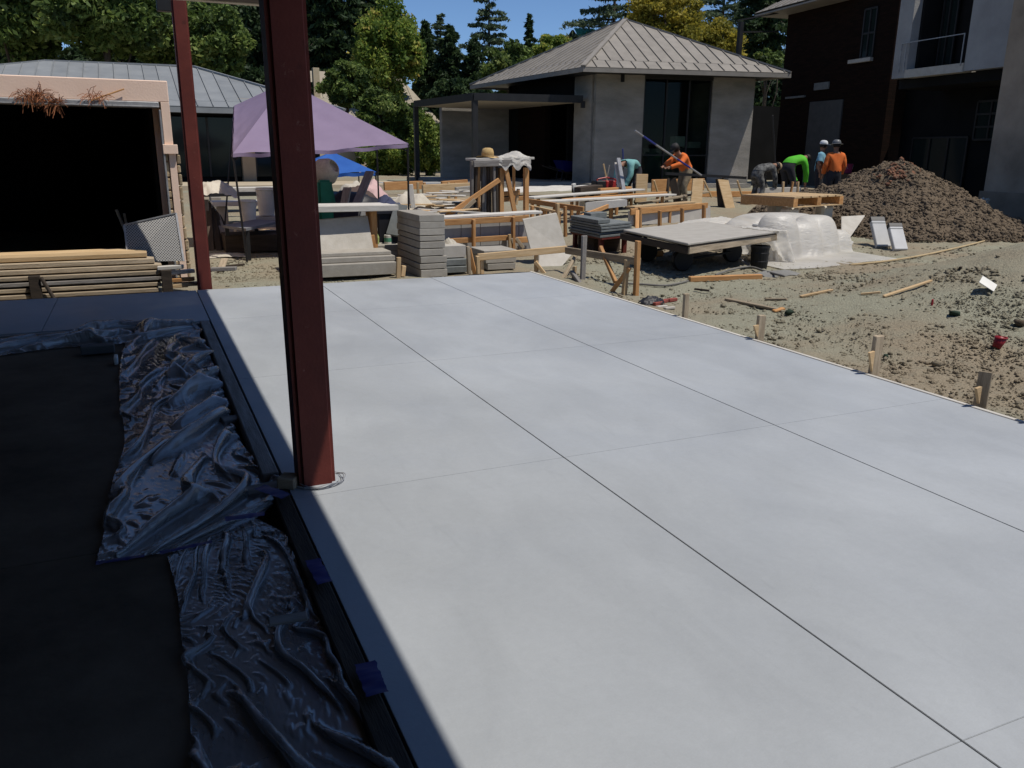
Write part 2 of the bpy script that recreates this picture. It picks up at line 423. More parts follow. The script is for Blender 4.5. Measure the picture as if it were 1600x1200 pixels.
stake(1612, 672, 0.16, 0.0, 'stake just at the right picture edge beside the slab', .08)

# ------------------------------------------------------------------ the house the camera stands in
fl = block('interior_floor', (-4.6, 2.5, -0.27), (9.9, 12.2, 0.2), M_dark, kind='structure', bevel=0)
for y0, y1 in ((-3.6, 1.5), (1.508, 3.72), (3.728, 8.58)): block('floor_panel', (-4.6, (y0 + y1) / 2, -0.11), (9.9, y1 - y0, 0.12), M_floor, fl, bevel=.003)
ph = empty('porch_house', (-3, 2, 0), 'dark house with deep porch roof the picture is taken from', 'building')
block('roof', (-3.78, 1.995, 3.33), (10.84, 15.39, 0.36), M_dark, ph, bevel=0)
block('soffit', (-3.78, 1.95, 3.135), (10.8, 15.26, 0.028), mat('soffit_low_bounce', (.10, .08, .06), (.07, .055, .04), scale=2), ph, bevel=0)  # underside coloured dark to keep warm bounce light off the shaded slab
block('fascia_board', (-3.78, 9.64, 3.128), (10.84, 0.10, 0.03), M_soffit, ph, bevel=0)
block('wall', (-9.0, 2.2, 1.5), (0.2, 13.0, 3.4), M_dark, ph, bevel=0)
block('wall', (-3.75, -5.6, 1.5), (10.6, 0.2, 3.4), M_dark, ph, bevel=0)
block('wall', (-5.5, 10.4, 1.5), (6.8, 0.2, 3.4), M_dark, ph, bevel=0)
block('wall', (-3.2, 3.4, 1.5), (0.2, 8.5, 3.4), M_dark, ph, bevel=0)

def steel_post(x, y, s, top, label, wire=False):
    e = empty('steel_post', (x, y, 0), label, 'post', 'red steel posts of the porch')
    me = MB(); me.box((x, y, (top - .25) / 2), (s, s, top + .25))
    bm = me.build('shaft', M_red, e, bevel=s * .12, seg=3)
    bm.matrix_basis = Matrix.Translation((x, y, 0)) @ Matrix.Rotation(-.008 if wire else 0, 4, 'Y') @ Matrix.Translation((-x, -y, 0))
    if wire:
        for k in range(3):
            r = s * .60 + .006 * k; pts = []
            for i in range(40):
                a = 2 * math.pi * i / 39 - 1.6
                pts.append((x + .022 + r * 1.0 * math.cos(a) * (1 + .08 * math.sin(3 * a + k)), y - .02 + r * math.sin(a) * .95, .006 + .008 * k + .006 * math.sin(5 * a + k)))
            t = MB(); t.tube(pts, .0022, 5); t.build('tie_wire', M_galv, e)
        g = MB(); pr = []
        for i in range(14):
            a = 2 * math.pi * i / 14; r = s * (.66 + .05 * random.random()); pr.append((x + r * math.cos(a), y + r * math.sin(a), .001))
        g.prism(pr, (0, 0, .012)); g.build('grout_collar', M_slab, e, bevel=.004)
    return e
steel_post(0.695, 4.055, 0.182, 4.2, 'thick red oxide steel post standing nearest, at the slab corner', True)
far_post = steel_post(0.655, 10.86, 0.165, 4.6, 'red oxide steel post at the far end of the slab by the lumber pile')
block('beam_stub', (0.50, 10.86, 3.36), (0.16, 0.12, 0.40), M_steel, far_post)

# forms and dunnage along the inner slab edge
inf = empty('inner_form', (0.47, 5, 0), 'grey timber form strip along the shaded inner slab edge', 'formwork')
plank('form_board', (0.497, 4.25, -0.045), (0.492, 8.70, -0.047), 0.085, 0.10, M_woodgrey, inf, rag=.004)
plank('form_board', (0.50, -3, -0.046), (0.505, 4.02, -0.05), 0.082, 0.10, M_wooddark, inf, rag=.004)
plank('form_board', (-8, 8.665, -0.055), (0.44, 8.668, -0.05), 0.07, 0.09, M_woodgrey, inf, rag=.004)
plank('offcut_block', (0.52, 4.06, 0.03), (0.60, 4.01, 0.03), 0.09, 0.06, M_woodold, None, 'short pale wood block lying at the foot of the nearest red post', 'wood block')
for k, (px, py, dx, lab) in enumerate(((372, 655, .1, 'flat timber offcut in the shaded trench beside the upper plastic sheet'), (415, 765, .1, 'small timber offcut in the trench near the nearest red post'))):
    p = Gz(px, py, -.03); plank('offcut', p + Vector((-dx, .0, 0)), p + Vector((dx, .03, 0)), .1, .03, M_woodgrey, None, lab, 'wood offcut')

# ------------------------------------------------------------------ roofs of standing seam panels
def clip(poly, nrm, d):
    out = []; n = len(poly)
    for i in range(n):
        a = poly[i]; b = poly[(i + 1) % n]; da = a[0] * nrm[0] + a[1] * nrm[1] - d; db = b[0] * nrm[0] + b[1] * nrm[1] - d
        if da >= 0: out.append(a)
        if (da >= 0) != (db >= 0):
            t = da / (da - db); out.append((a[0] + t * (b[0] - a[0]), a[1] + t * (b[1] - a[1])))
    return out
def slope(parent, poly, sp, m, rib=0.035, band=0.0, off=0.0):
    """poly[0]-poly[1] is the eave; panels run up the fall line, each its own object"""
    A = poly[0]; ex = (poly[1] - A).normalized(); nn = ex.cross(poly[2] - A).normalized()
    if nn.z < 0: nn = -nn
    ey = nn.cross(ex).normalized()
    if ey.z < 0: ey = -ey
    p2 = [((p - A).dot(ex), (p - A).dot(ey)) for p in poly]
    parts = [(p2, 0.0)]
    if band:
        parts = [(clip(p2, (0, 1), band + .01), off), (clip(p2, (0, -1), -(band - .01)), 0.0)]
    for pp, o in parts:
        if len(pp) < 3: continue
        lo = min(p[0] for p in pp); hi = max(p[0] for p in pp); k = math.floor((lo - o) / sp)
        while o + k * sp < hi:
            a = o + k * sp; q = clip(clip(pp, (1, 0), a), (-1, 0), -(a + sp - .012)); k += 1
            if len(q) < 3: continue
            b = MB(); b.prism([A + ex * x + ey * y for x, y in q], nn * .02)
            c = clip(q, (-1, 0), -(a + .03))
            if len(c) >= 3 and max(y for x, y in c) - min(y for x, y in c) > .2:
                y0 = min(y for x, y in c) + .02; y1 = max(y for x, y in c) - .03
                b.bar(A + ex * (max(a, lo) + .015) + ey * y0 + nn * .035, A + ex * (max(a, lo) + .015) + ey * y1 + nn * .035, .022, rib)
            b.build('roof_panel', m, parent)
def V3(a): return Vector(a)

# ---- pavilion
def M_cab_(): return mat('cabinet_grey', (.10, .12, .115), (.08, .095, .09), rough=.5)
pv = empty('pavilion', (16.7, 28.4, 0.5), 'grey stucco pavilion with pyramid standing seam roof behind the building works', 'building')
EZ = 4.30
FL = V3((13.40, 24.67, EZ)); FR = V3((20.52, 23.17, EZ)); BL = V3((12.99, 33.57, EZ)); BR = FR + BL - FL
AP = (FR + BL) / 2 + V3((0.3, -.1, 2.1))
rf = MB().add([FL, FR, BR, BL, AP - V3((0, 0, .05))], [(0, 1, 4), (1, 2, 4), (2, 3, 4), (3, 0, 4), (3, 2, 1, 0)]).build('roof', M_roof, pv)
for a, b in ((FL, FR), (FR, BR), (BR, BL), (BL, FL)):
    slope(rf, [a, b, AP], 0.44, M_roof, band=.62, off=.2)
    cap = MB(); cap.bar(a + V3((0, 0, .05)), AP + V3((0, 0, .03)), .16, .05); cap.build('hip_cap', M_roof, rf)
    fa = MB(); fa.bar(a - V3((0, 0, .07)), b - V3((0, 0, .07)), .03, .13); fa.build('fascia', M_roof, rf)
MB().prism([FL - V3((0, 0, .02)), FR - V3((0, 0, .02)), BR - V3((0, 0, .02)), BL - V3((0, 0, .02))], (0, 0, -.05)).build('soffit', M_steel, pv)
PU = (FR - FL); PVv = (BL - FL)
def pw(a, b, z): p = FL + PU * a + PVv * b; return V3((p.x, p.y, z))
def wallseg(parent, a0, b0, a1, b1, z0, z1, m, th=.25, name='wall'):
    p = pw(a0, b0, z0); q = pw(a1, b1, z0); d = (q - p).normalized(); n = V3((-d.y, d.x, 0)) * th
    return MB().prism([p, q, q + n, p + n], (0, 0, z1 - z0)).build(name, m, parent)
# plinth
MB().prism([pw(.09, .07, .2), pw(.91, .07, .2), pw(.91, .93, .2), pw(-.4, .93, .2), pw(-.4, .2, .2), pw(.09, .2, .2)], (0, 0, .48)).build('plinth', M_stucco, pv)
fA, fB = .165, .15
def pa(px, b):
    d = ray(px, 242); o = FL + PVv * b - CAM; m_ = Matrix(((d.x, -PU.x), (d.y, -PU.y))); return (m_.inverted() @ Vector((o.x, o.y))).y
a0_, a1_, aR = pa(1002, fB), pa(1107, fB), pa(1171, fB)
TB = .67; TT = 4.24
wallseg(pv, fA, fB, a0_, fB, TB, TT, M_stucco)
wallseg(pv, a1_, fB, aR, fB, TB, TT, M_stucco)
wallseg(pv, a0_, fB, a1_, fB, TT - .12, TT, M_steel, .2)
wallseg(pv, fA, fB + .16, fA, fB + .03, TB, TT, M_stucco)      # -X side near corner
wallseg(pv, fA, fB + .40, fA, fB + .16, 3.35, TT, M_dark)
wallseg(pv, fA, .80, fA, fB + .40, TB, 3.5, M_brick)
wallseg(pv, fA, .88, fA, .80, TB, TT, M_dark)
wallseg(pv, fA, .88, fA, fB + .40, 3.5, TT, M_dark)
wallseg(pv, aR, fB + .03, aR, .88, TB, TT, M_stucco)
wallseg(pv, aR, .9, fA, .9, TB, TT, M_dark)
wallseg(pv, .9, .5, .25, .5, TB, TT, M_dark, name='inner_wall')
# tall glazed opening
gw = wallseg(pv, a0_ + .002, fB + .012, a1_ - .002, fB + .012, TB + .02, TT - .14, M_pane, .012, 'window')
da_ = a1_ - a0_
for t in (a0_ + .002, a0_ + da_ * .33, a0_ + da_ * .66, a1_ - .009):
    wallseg(gw, t, fB + .006, t + .007, fB + .006, TB, TT - .13, M_steel, .06, 'frame')
wallseg(gw, a0_ + .01, fB + .0065, a1_ - .01, fB + .0065, 1.60, 1.64, M_steel, .05, 'frame')
# window sill
sill = wallseg(pv, fA - .005, fB - .012, a0_, fB - .012, .62, .70, M_stonelt, .12, 'sill')
block('eave_light', FL + PU * .27 + PVv * .12 + V3((0, 0, -.2)), (.1, .1, .25), M_black, pv)
# wing with flat porch canopy
WZ = .62
w1 = Gz(692, 278, .7); 
MB().prism([V3((11.3, 32.3, WZ)), V3((14.6, 32.3, WZ)), V3((14.6, 32.6, WZ)), V3((11.3, 32.6, WZ))], (0, 0, 2.73)).build('wall', M_stucco, pv)
CA = V3((10.54, 26.93, 3.5)); CB = V3((10.16, 32.2, 3.5)); CC = V3((14.25, 26.2, 3.5)); CD = V3((14.0, 32.2, 3.5))
can = MB().prism([CA + V3((.1, .1, -.16)), CC + V3((0, .1, -.16)), CD + V3((0, 0, -.16)), CB + V3((.1, 0, -.16))], (0, 0, .04)).build('porch_canopy', M_soffit, pv)
MB().prism([CA + V3((.1, .1, -.10)), CC + V3((0, .1, -.10)), CD + V3((0, 0, -.10)), CB + V3((.1, 0, -.10))], (0, 0, .14)).build('deck', M_steel, can)
for a, b in ((CA, CB), (CA, CC)):
    MB().bar(a - V3((0, 0, .06)), b - V3((0, 0, .06)), .09, .24).build('beam', M_steel, can)
for p in (CA, CB):
    MB().box((p.x + .06, p.y + .06, 1.9), (.17, .17, 2.9)).build('column', M_steel, can)
block('flue_cap', (14.1, 25.9, 3.25), (.12, .12, .22), M_steel, pv)
# things inside the glass
for (px0, px1, y0, y1, nm, lab, mm) in ((1056, 1071, 213, 229, 'carton', 'tall white carton standing high behind the pavilion glass', M_white), (1076, 1095, 222, 231, 'carton', 'wide white carton on the cabinet behind the pavilion glass', M_white),
        (1004, 1034, 232, 284, 'cabinet', 'left grey cabinet behind the pavilion glass', M_cab_()), (1036, 1052, 234, 284, 'cabinet', 'narrow middle grey cabinet behind the pavilion glass', M_cab_()), (1055, 1097, 231.5, 284, 'cabinet', 'right grey cabinet under the cartons behind the pavilion glass', M_cab_())):
    Yi = FL.y + PVv.y * fB + PU.y * (a0_ + a1_) / 2 + 1.0; a = P(px0, y1, Yi); b = P(px1, y0, Yi)
    if nm == 'cabinet': a.z = .68
    MB().box(((a.x + b.x) / 2, Yi + .2, (a.z + b.z) / 2), (abs(b.x - a.x), .4, b.z - a.z)).build(nm, mm, None, bevel=.01, label=lab, cat=nm)

# ---- right hand two storey house
rh = empty('two_storey_house', (26, 22, 0.3), 'dark two storey house with stucco bay and balcony at the right edge', 'building')
HF = V3((24.0, 27.3, 0)); HN = V3((22.9, 17.2, 0)); HD = (HN - HF).normalized(); HX = V3((-HD.y, HD.x, 0))   # HX points away from viewer (+x)
if HX.x < 0: HX = -HX
def hw(s, z, off=0.0): p = HF + HD * s + HX * off; return V3((p.x, p.y, z))
def hwall(s0, s1, z0, z1, off, m, th=.3, name='wall', parent=None):
    return MB().prism([hw(s0, z0, off), hw(s1, z0, off), hw(s1, z0, off + th), hw(s0, z0, off + th)], (0, 0, z1 - z0)).build(name, m, parent or rh)
def hs(px, off=0.0):                       # distance along the facade that shows at this image column
    d = ray(px, 242); o = HF + HX * off
    # solve CAM + t d = o + s HD in plan
    a = Matrix(((d.x, -HD.x), (d.y, -HD.y))); t = a.inverted() @ Vector((o.x - CAM.x, o.y - CAM.y)); return t.y
def hz(px, py, off=0.0):
    s = hs(px, off); p = hw(s, 0, off); d = ray(px, py); return CAM.z + d.z * ((p.x - CAM.x) / d.x)
s_a, s_b = hs(1240), hs(1376)
hwall(0, s_b, .2, 7.0, 0, M_brick)
MB().prism([hw(0, .2, 0), hw(0, .2, 6), hw(-.3, .2, 6), hw(-.3, .2, 0)], (0, 0, 6.8)).build('wall', M_brick, rh)
hwall(-.3, 16, 2.6, 8.0, 6.0, M_dark)
lk = [P(1150, 280, 31.5), P(1235, 280, 31.5)]
MB().box(((lk[0].x + lk[1].x) / 2, 31.6, 2.0), (lk[1].x - lk[0].x, .2, 3.6)).build('link_wall', M_dark, rh)
# eave of the upper roof
ev0 = hw(-1.1, 7.05, -1.0); ev1 = hw(3.6, 7.05, -1.0); rg0 = hw(1.8, 9.2, 3.2); rg1 = hw(6, 9.2, 3.2); ev2 = hw(-1.1, 7.05, 7)
hr = MB().add([ev0, ev1, rg1, rg0, ev2], [(0, 1, 2, 3), (0, 3, 4)]).build('roof', M_roof, rh)
slope(hr, [ev0, ev1, rg1, rg0], .45, M_roof); slope(hr, [ev2, ev0, rg0], .45, M_roof)
MB().prism([ev0 - V3((0, 0, .05)), ev1 - V3((0, 0, .05)), hw(3.6, 7.0, 1), hw(-1.1, 7.0, 1)], (0, 0, -.06)).build('soffit', M_roof, rh)
# window in the brick wall
def hwin(px0, px1, py0, py1, off, cols, rows, sillm=None):
    s0, s1 = hs(px0, off), hs(px1, off); z1, z0 = hz((px0 + px1) / 2, py0, off), hz((px0 + px1) / 2, py1, off)
    wn = hwall(s0, s1, z0, z1, off - .02, M_glass, .04, 'window')
    for k in range(cols + 1):
        t = s0 + (s1 - s0) * k / cols; hwall(t - .03, t + .03, z0, z1, off - .06, M_steel, .05, 'frame', wn)
    for k in range(rows + 1):
        t = z0 + (z1 - z0) * k / rows; hwall(s0, s1, t - .03, t + .03, off - .055, M_steel, .04, 'frame', wn)
    if sillm: hwall(s0 - .5, s1 + .02, z0 - .14, z0 - .02, off - .14, sillm, .16, 'sill', wn)
hwin(1328, 1346, 18, 92, 0, 2, 2, M_stonelt)
# grey door panel on the ground floor, small vent light
s0, s1 = hs(1259), hs(1309)
dr = hwall(s0, s1, .3, hz(1284, 158), -.05, mat('door_grey', (.07, .072, .072), (.05, .052, .052), rough=.7), .05, 'door')
hwall(s1 - .18, s1 - .12, 1.3, 1.45, -.09, M_steel, .03, 'handle', dr)
s0, s1 = hs(1263), hs(1285); z0, z1 = hz(1274, 141), hz(1274, 130)
hwall(s0, s1, z0, z1, -.06, M_slate, .05, 'lintel_stone')
s0, s1 = hs(1222), hs(1250); z0 = hz(1236, 154)
hwall(s0, s1, z0, z0 + .07, -.1, M_slate, .1, 'ledge')
# stucco bay on the upper floor, projecting, with balcony recess
bo = -1.1
b0, b1, b2, b3, b4 = hs(1378, bo), hs(1399, bo), hs(1486, bo), hs(1549, bo), hs(1580, bo)
zb = hz(1440, 118, bo); zt = 8.2
hwall(b0, b1, zb, zt, bo, M_stucco2)
hwall(b2, b3, zb, zt, bo, M_stucco2)
hwall(b1, b2, zb - .02, zb + .22, bo - .05, M_stonelt, .5, 'balcony_ledge')
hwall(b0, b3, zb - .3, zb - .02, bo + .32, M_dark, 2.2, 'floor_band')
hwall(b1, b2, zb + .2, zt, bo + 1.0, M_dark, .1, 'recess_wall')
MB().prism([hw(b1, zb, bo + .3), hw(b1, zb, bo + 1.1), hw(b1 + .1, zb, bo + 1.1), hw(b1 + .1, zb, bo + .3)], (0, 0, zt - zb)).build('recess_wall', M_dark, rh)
gl = hwall(b1 + .25, b1 + .8, zb + .25, zt, bo + .9, M_glass, .03, 'window')
for t in (b1 + .25, b1 + .5, b1 + .8): hwall(t, t + .05, zb + .25, zt, bo + .84, M_steel, .05, 'frame', gl)
zr = hz(1440, 64, bo)
rl = hwall(b1 - .25, b2 - .05, zr, zr + .025, bo - .08, M_galv, .025, 'railing')
for t in (b1 - .25, b1 - .05, b2 - .08): hwall(t, t + .022, zb + .15, zr, bo - .08, M_galv, .022, 'baluster', rl)
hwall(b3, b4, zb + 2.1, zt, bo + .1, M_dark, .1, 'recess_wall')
hwall(b3, b4, zb - .0, zb + 2.05, bo + .04, M_stucco2, .3)
# ground floor under the bay
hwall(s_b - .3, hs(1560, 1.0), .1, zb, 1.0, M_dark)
hwin(1518, 1562, 158, 218, .9, 2, 3)
hwin(1425, 1510, 215, 300, .95, 3, 1)
# near stucco wall
n0 = hs(1546, bo - .25)
hwall(n0, n0 + 7, .0, 9.0, bo - .25, mat('stucco_brown', (.36, .285, .21), (.21, .165, .12), scale=.9, rough=.92, bump=.4, bscale=22, detail=9))
MB().prism([hw(n0, 0, bo + .06), hw(n0, 0, bo + 2.3), hw(n0 + .2, 0, bo + 2.3), hw(n0 + .2, 0, bo + .06)], (0, 0, 9)).build('wall', M_stucco2, rh)
hwall(n0 - .05, n0 + 7, .0, .75, bo - .35, MATS['stucco_brown'], .1, 'plinth')
hwall(n0 + 1.0, n0 + 1.14, hz(1597, 188, bo - .25) - .1, hz(1597, 188, bo - .25) + .1, bo - .31, M_black, .06, 'wall_light')
# dark pergola arm left of the house
pg = empty('steel_pergola', P(1158, 120, 27.5), 'thin dark steel pergola frame against the trees left of the house', 'pergola')
a = P(1152, 32, 27.5); b = P(1218, 20, 27.5); c = P(1158, 34, 27.5); d = P(1158, 118, 27.5)
MB().bar(a, b, .1, .05).build('rail', M_steel, pg); MB().bar(P(1160, 50, 27.5), P(1216, 49, 27.5), .06, .05).build('rail', M_steel, pg)
MB().bar(c, V3((c.x, c.y, .4)), .16, .16).build('post', M_steel, pg)

# ---- salmon shell with the dark opening, left
sp = empty('salmon_shell', (-3, 13.5, -.1), 'salmon plastered shell building with a wide black opening on the left', 'building')
SY = 12.0
def SP(px, py): p = P(px, py, SY); return p
xr = 0.50; zt_ = 2.50; xo = 0.365; zo = 2.17
block('wall', (-3.3, SY + .15, (zt_ + zo + .07) / 2), (7.6, .3, zt_ - zo - .07), M_salmon, sp, bevel=.01)         # lintel
block('wall', ((xr + xo + .03) / 2, SY + .15, (1.72 + zo + .07) / 2), (xr - xo - .03, .3, zo + .07 - 1.72), M_salmon, sp, bevel=.004)
block('pier_cap', ((xr + xo) / 2 + .025, SY + .12, 1.66), (.18, .34, .12), M_salmon, sp, bevel=.006)
block('pier_board', (.475, SY + .13, .76), (.085, .24, 1.70), M_salmon, sp, bevel=.004)
MSa = mat('rubble_stone', (0.40, 0.31, 0.20), (0.24, 0.18, 0.11), scale=8, rough=.95, bump=.4, rnd=.3)
for sx in (0, 1):
    z = -.1; 
    while z < 1.58:
        h = random.uniform(.10, .22); wd = random.uniform(.03, .055)
        block('stone', ((.428 - wd / 2) if sx == 0 else (.522 + wd / 2), SY + .15, z + h / 2), (wd, .25, h - .015), MSa, sp, bevel=.012, rotz=random.uniform(-.05, .05)); z += h
block('trim', (-3.3, SY + .10, zo + .035), (7.35, .28, .07), M_galv, sp, bevel=.008)
block('trim', (-3.3, SY - .055, zo + .008), (7.35, .05, .016), M_galv, sp, bevel=.003)
block('trim', (xo + .012, SY + .1, 1.02), (.024, .28, 2.25), M_galv, sp, bevel=.004)
block('wall', (.40, SY + 2.9, 1.2), (.2, 5.2, 2.5), M_salmon, sp, bevel=0)
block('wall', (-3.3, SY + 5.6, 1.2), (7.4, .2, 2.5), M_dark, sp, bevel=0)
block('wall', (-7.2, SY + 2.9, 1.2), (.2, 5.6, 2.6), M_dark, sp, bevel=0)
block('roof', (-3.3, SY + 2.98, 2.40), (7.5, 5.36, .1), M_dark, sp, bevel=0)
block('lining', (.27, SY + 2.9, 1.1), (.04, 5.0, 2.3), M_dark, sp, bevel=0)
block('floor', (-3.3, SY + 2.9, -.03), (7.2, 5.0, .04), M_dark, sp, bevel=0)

# dry pine clumps on the lintel
M_dry = mat('dry_needles', (0.33, 0.13, 0.055), (0.20, 0.075, 0.035), scale=20, rough=.9)
def dry_clump(pxc, pyc, n, sx, label):
    c = P(pxc, pyc, SY - .06); t = MB()
    for i in range(n):
        a = c + V3((random.gauss(0, sx), random.uniform(-.04, .03), random.uniform(-.02, .06)))
        d = V3((random.gauss(0, 1), random.gauss(-.3, .5), random.gauss(-.15, .8))).normalized()
        l = random.uniform(.05, .17); m_ = a + d * l * .5 + V3((0, 0, .02)); t.tube([a, m_, a + d * l + V3((0, 0, -.02))], .0035, 3, False)
    o = t.build('dry_branch_clump', M_dry, None, label=label, cat='dry branches'); return o
dry_clump(52, 152, 150, .085, 'wider clump of dry reddish twigs hanging over the black opening')
dry_clump(84, 165, 70, .05, 'drooping tuft of dry reddish twigs below the wider clump')
dry_clump(148, 154, 40, .05, 'small clump of dry reddish twigs on the lintel beside the stick')
plank('stick', P(142, 157, SY - .05), P(194, 139, SY - .04), .018, .018, M_wood, None, 'thin stick slanting up from the salmon lintel', 'stick')
fs_ = empty('forked_prop', (-.13, 13.6, 0), 'dim forked prop standing inside the black opening', 'prop')
for q0, q1 in (((-.13, 13.6, 0), (-.2, 13.6, .75)), ((-.13, 13.6, .2), (.05, 13.65, .62)), ((-.13, 13.6, .2), (-.3, 13.7, .8))): MB().bar(q0, q1, .035, .03).build('arm', M_whitewood, fs_)
# perforated panel leaning at the pier
def perf_mat():
    m = bpy.data.materials.new('perforated_metal'); m.use_nodes = True
    n = m.node_tree.nodes; L = m.node_tree.links; b = n['Principled BSDF']
    tc = n.new('ShaderNodeTexCoord'); v = n.new('ShaderNodeTexVoronoi'); v.voronoi_dimensions = '2D'; v.inputs['Scale'].default_value = 30; v.inputs['Randomness'].default_value = .05
    sx = n.new('ShaderNodeSeparateXYZ'); L.new(tc.outputs['Object'], sx.inputs[0]); ax = n.new('ShaderNodeMath'); ax.operation = 'ADD'; L.new(sx.outputs[0], ax.inputs[0]); L.new(sx.outputs[2], ax.inputs[1]); ay = n.new('ShaderNodeMath'); ay.operation = 'SUBTRACT'; L.new(sx.outputs[2], ay.inputs[0]); L.new(sx.outputs[0], ay.inputs[1]); cv = n.new('ShaderNodeCombineXYZ'); L.new(ax.outputs[0], cv.inputs[0]); L.new(ay.outputs[0], cv.inputs[1]); L.new(cv.outputs[0], v.inputs['Vector'])
    r = n.new('ShaderNodeValToRGB'); r.color_ramp.elements[0].position = .30; r.color_ramp.elements[0].color = (.05, .05, .05, 1); r.color_ramp.elements[1].position = .42; r.color_ramp.elements[1].color = (.42, .41, .39, 1)
    L.new(v.outputs['Distance'], r.inputs[0]); L.new(r.outputs[0], b.inputs['Base Color']); b.inputs['Roughness'].default_value = .45; b.inputs['Metallic'].default_value = .3
    return m
a = P(194, 351, 11.75); b = P(275, 333, 11.75); c = P(287, 408, 11.55); d = P(201, 408, 11.55)
pm = empty('perforated_panel', d, 'perforated silver metal panel leaning by the salmon pier', 'metal panel')
MB().prism([a, b, c, d], (0, .02, .004)).build('sheet', perf_mat(), pm)
for u, v in ((a, b), (a, d), (b, c)): MB().bar(u + V3((0, -.004, 0)), v + V3((0, -.004, 0)), .024, .016).build('rim', M_galv, pm)

# ---- grey roofed building behind, left
gb = empty('grey_roof_building', (-2, 33, .5), 'low building with grey standing seam hip roof behind the salmon shell', 'building')
ge0 = P(-190, 162, 29.0); z = 3.35
E0 = Gz(-150, 158, z); 
E0 = V3((-9.5, 28.6, 3.35)); E1 = V3((6.6, 28.6, 3.35)); R0 = V3((-3.1, 34.0, 5.75)); R1 = V3((2.6, 34.0, 5.62)); E2 = V3((6.6, 39.4, 3.35)); E3 = V3((-9.5, 39.4, 3.35))
r0 = P(70, 97, 34.0); r1 = P(303, 106, 34.0); R0 = r0; R1 = r1
ee = P(340, 168, 28.6); E0.z = E1.z = E2.z = E3.z = ee.z
gr = MB().add([E0, E1, R1, R0, E2, E3], [(0, 1, 2, 3), (1, 4, 2), (4, 5, 3, 2), (5, 0, 3)]).build('roof', M_roof2, gb)
slope(gr, [E0, E1, R1, R0], .46, M_roof2, band=.7); slope(gr, [E1, E2, R1], .46, M_roof2); slope(gr, [E3, E0, R0], .46, M_roof2)
for a, b in ((E0, R0), (E1, R1), (R0, R1)): MB().bar(a + V3((0, 0, .05)), b + V3((0, 0, .05)), .14, .06).build('hip_cap', M_roof2, gr)
MB().bar(E0 - V3((0, 0, .09)), E1 - V3((0, 0, .09)), .04, .16).build('fascia', M_roof2, gr)
MB().prism([E0 + V3((.1, .1, -.14)), E1 + V3((-.1, .1, -.14)), E2 + V3((-.1, -.1, -.14)), E3 + V3((.1, -.1, -.14))], (0, 0, .05)).build('soffit', M_steel, gb)
block('wall', (-1.5, 30.2, 1.9), (15, .2, 2.8), M_dark, gb, bevel=0)
for px in (388, 436): 
    p = P(px, 250, 29.9); block('column', (p.x, 29.9, 1.9), (.42, .4, 2.8), mat('sandstone', (.42, .31, .2), (.36, .26, .17)), gb)
p = P(337, 240, 30.05); gwn = block('window', (p.x - .2, 30.05, 1.75), (3.0, .06, 1.9), M_glass, gb)
for dx in (-1.7, -.2, 1.28): block('frame', (p.x + dx, 30.0, 1.75), (.06, .06, 1.9), M_steel, gwn)
p = P(415, 240, 30.05); block('window', (p.x + .05, 30.05, 1.6), (.9, .06, 1.6), M_glass, gb)
block('terrace_edge', (1.2, 27.9, .45), (14, 3.2, .42), mat('terrace_stone', (.50, .42, .30), (.42, .35, .25), scale=2), gb)
# ------------------------------------------------------------------ trees
def leaf_mat(name, cols, transl=0.35):
    m = bpy.data.materials.new(name); m.use_nodes = True
    n = m.node_tree.nodes; L = m.node_tree.links; n.clear()
    at = n.new('ShaderNodeAttribute'); at.attribute_name = 'tone'
    cr = n.new('ShaderNodeValToRGB'); k = len(cols)
    cr.color_ramp.elements[0].color = (*cols[0], 1); cr.color_ramp.elements[1].color = (*cols[-1], 1)
    for i in range(1, k - 1):
        e = cr.color_ramp.elements.new(i / (k - 1)); e.color = (*cols[i], 1)
    L.new(at.outputs['Fac'], cr.inputs[0])
    d = n.new('ShaderNodeBsdfPrincipled'); d.inputs['Roughness'].default_value = .6; d.inputs['Specular IOR Level'].default_value = .25
    t = n.new('ShaderNodeBsdfTranslucent'); mx = n.new('ShaderNodeMixShader'); mx.inputs[0].default_value = transl
    L.new(cr.outputs[0], d.inputs['Base Color']); L.new(cr.outputs[0], t.inputs['Color'])
    o = n.new('ShaderNodeOutputMaterial'); L.new(d.outputs[0], mx.inputs[1]); L.new(t.outputs[0], mx.inputs[2]); L.new(mx.outputs[0], o.inputs[0])
    return m
LF_oak = leaf_mat('leaf_oak', [(0.046, 0.072, 0.022), (0.095, 0.147, 0.034), (0.157, 0.220, 0.053), (0.273, 0.313, 0.095)])
LF_dark = leaf_mat('leaf_dark', [(0.019, 0.039, 0.017), (0.039, 0.069, 0.026), (0.065, 0.104, 0.035)])
LF_yel = leaf_mat('leaf_yellow', [(0.149, 0.149, 0.026), (0.284, 0.254, 0.039), (0.404, 0.329, 0.045), (0.448, 0.374, 0.075)], .45)
LF_lime = leaf_mat('leaf_lime', [(0.088, 0.146, 0.027), (0.166, 0.244, 0.043), (0.293, 0.351, 0.069), (0.507, 0.390, 0.098)], .45)
LF_cedar = leaf_mat('leaf_cedar', [(0.051, 0.081, 0.051), (0.094, 0.135, 0.075), (0.144, 0.186, 0.094)], .25)
LF_hedge = leaf_mat('leaf_hedge', [(0.052, 0.095, 0.021), (0.121, 0.190, 0.034), (0.224, 0.276, 0.052), (0.345, 0.380, 0.086)], .4)
M_bark = mat('bark', (.09, .068, .05), (.045, .034, .026), scale=6, rough=.95, bump=.6)

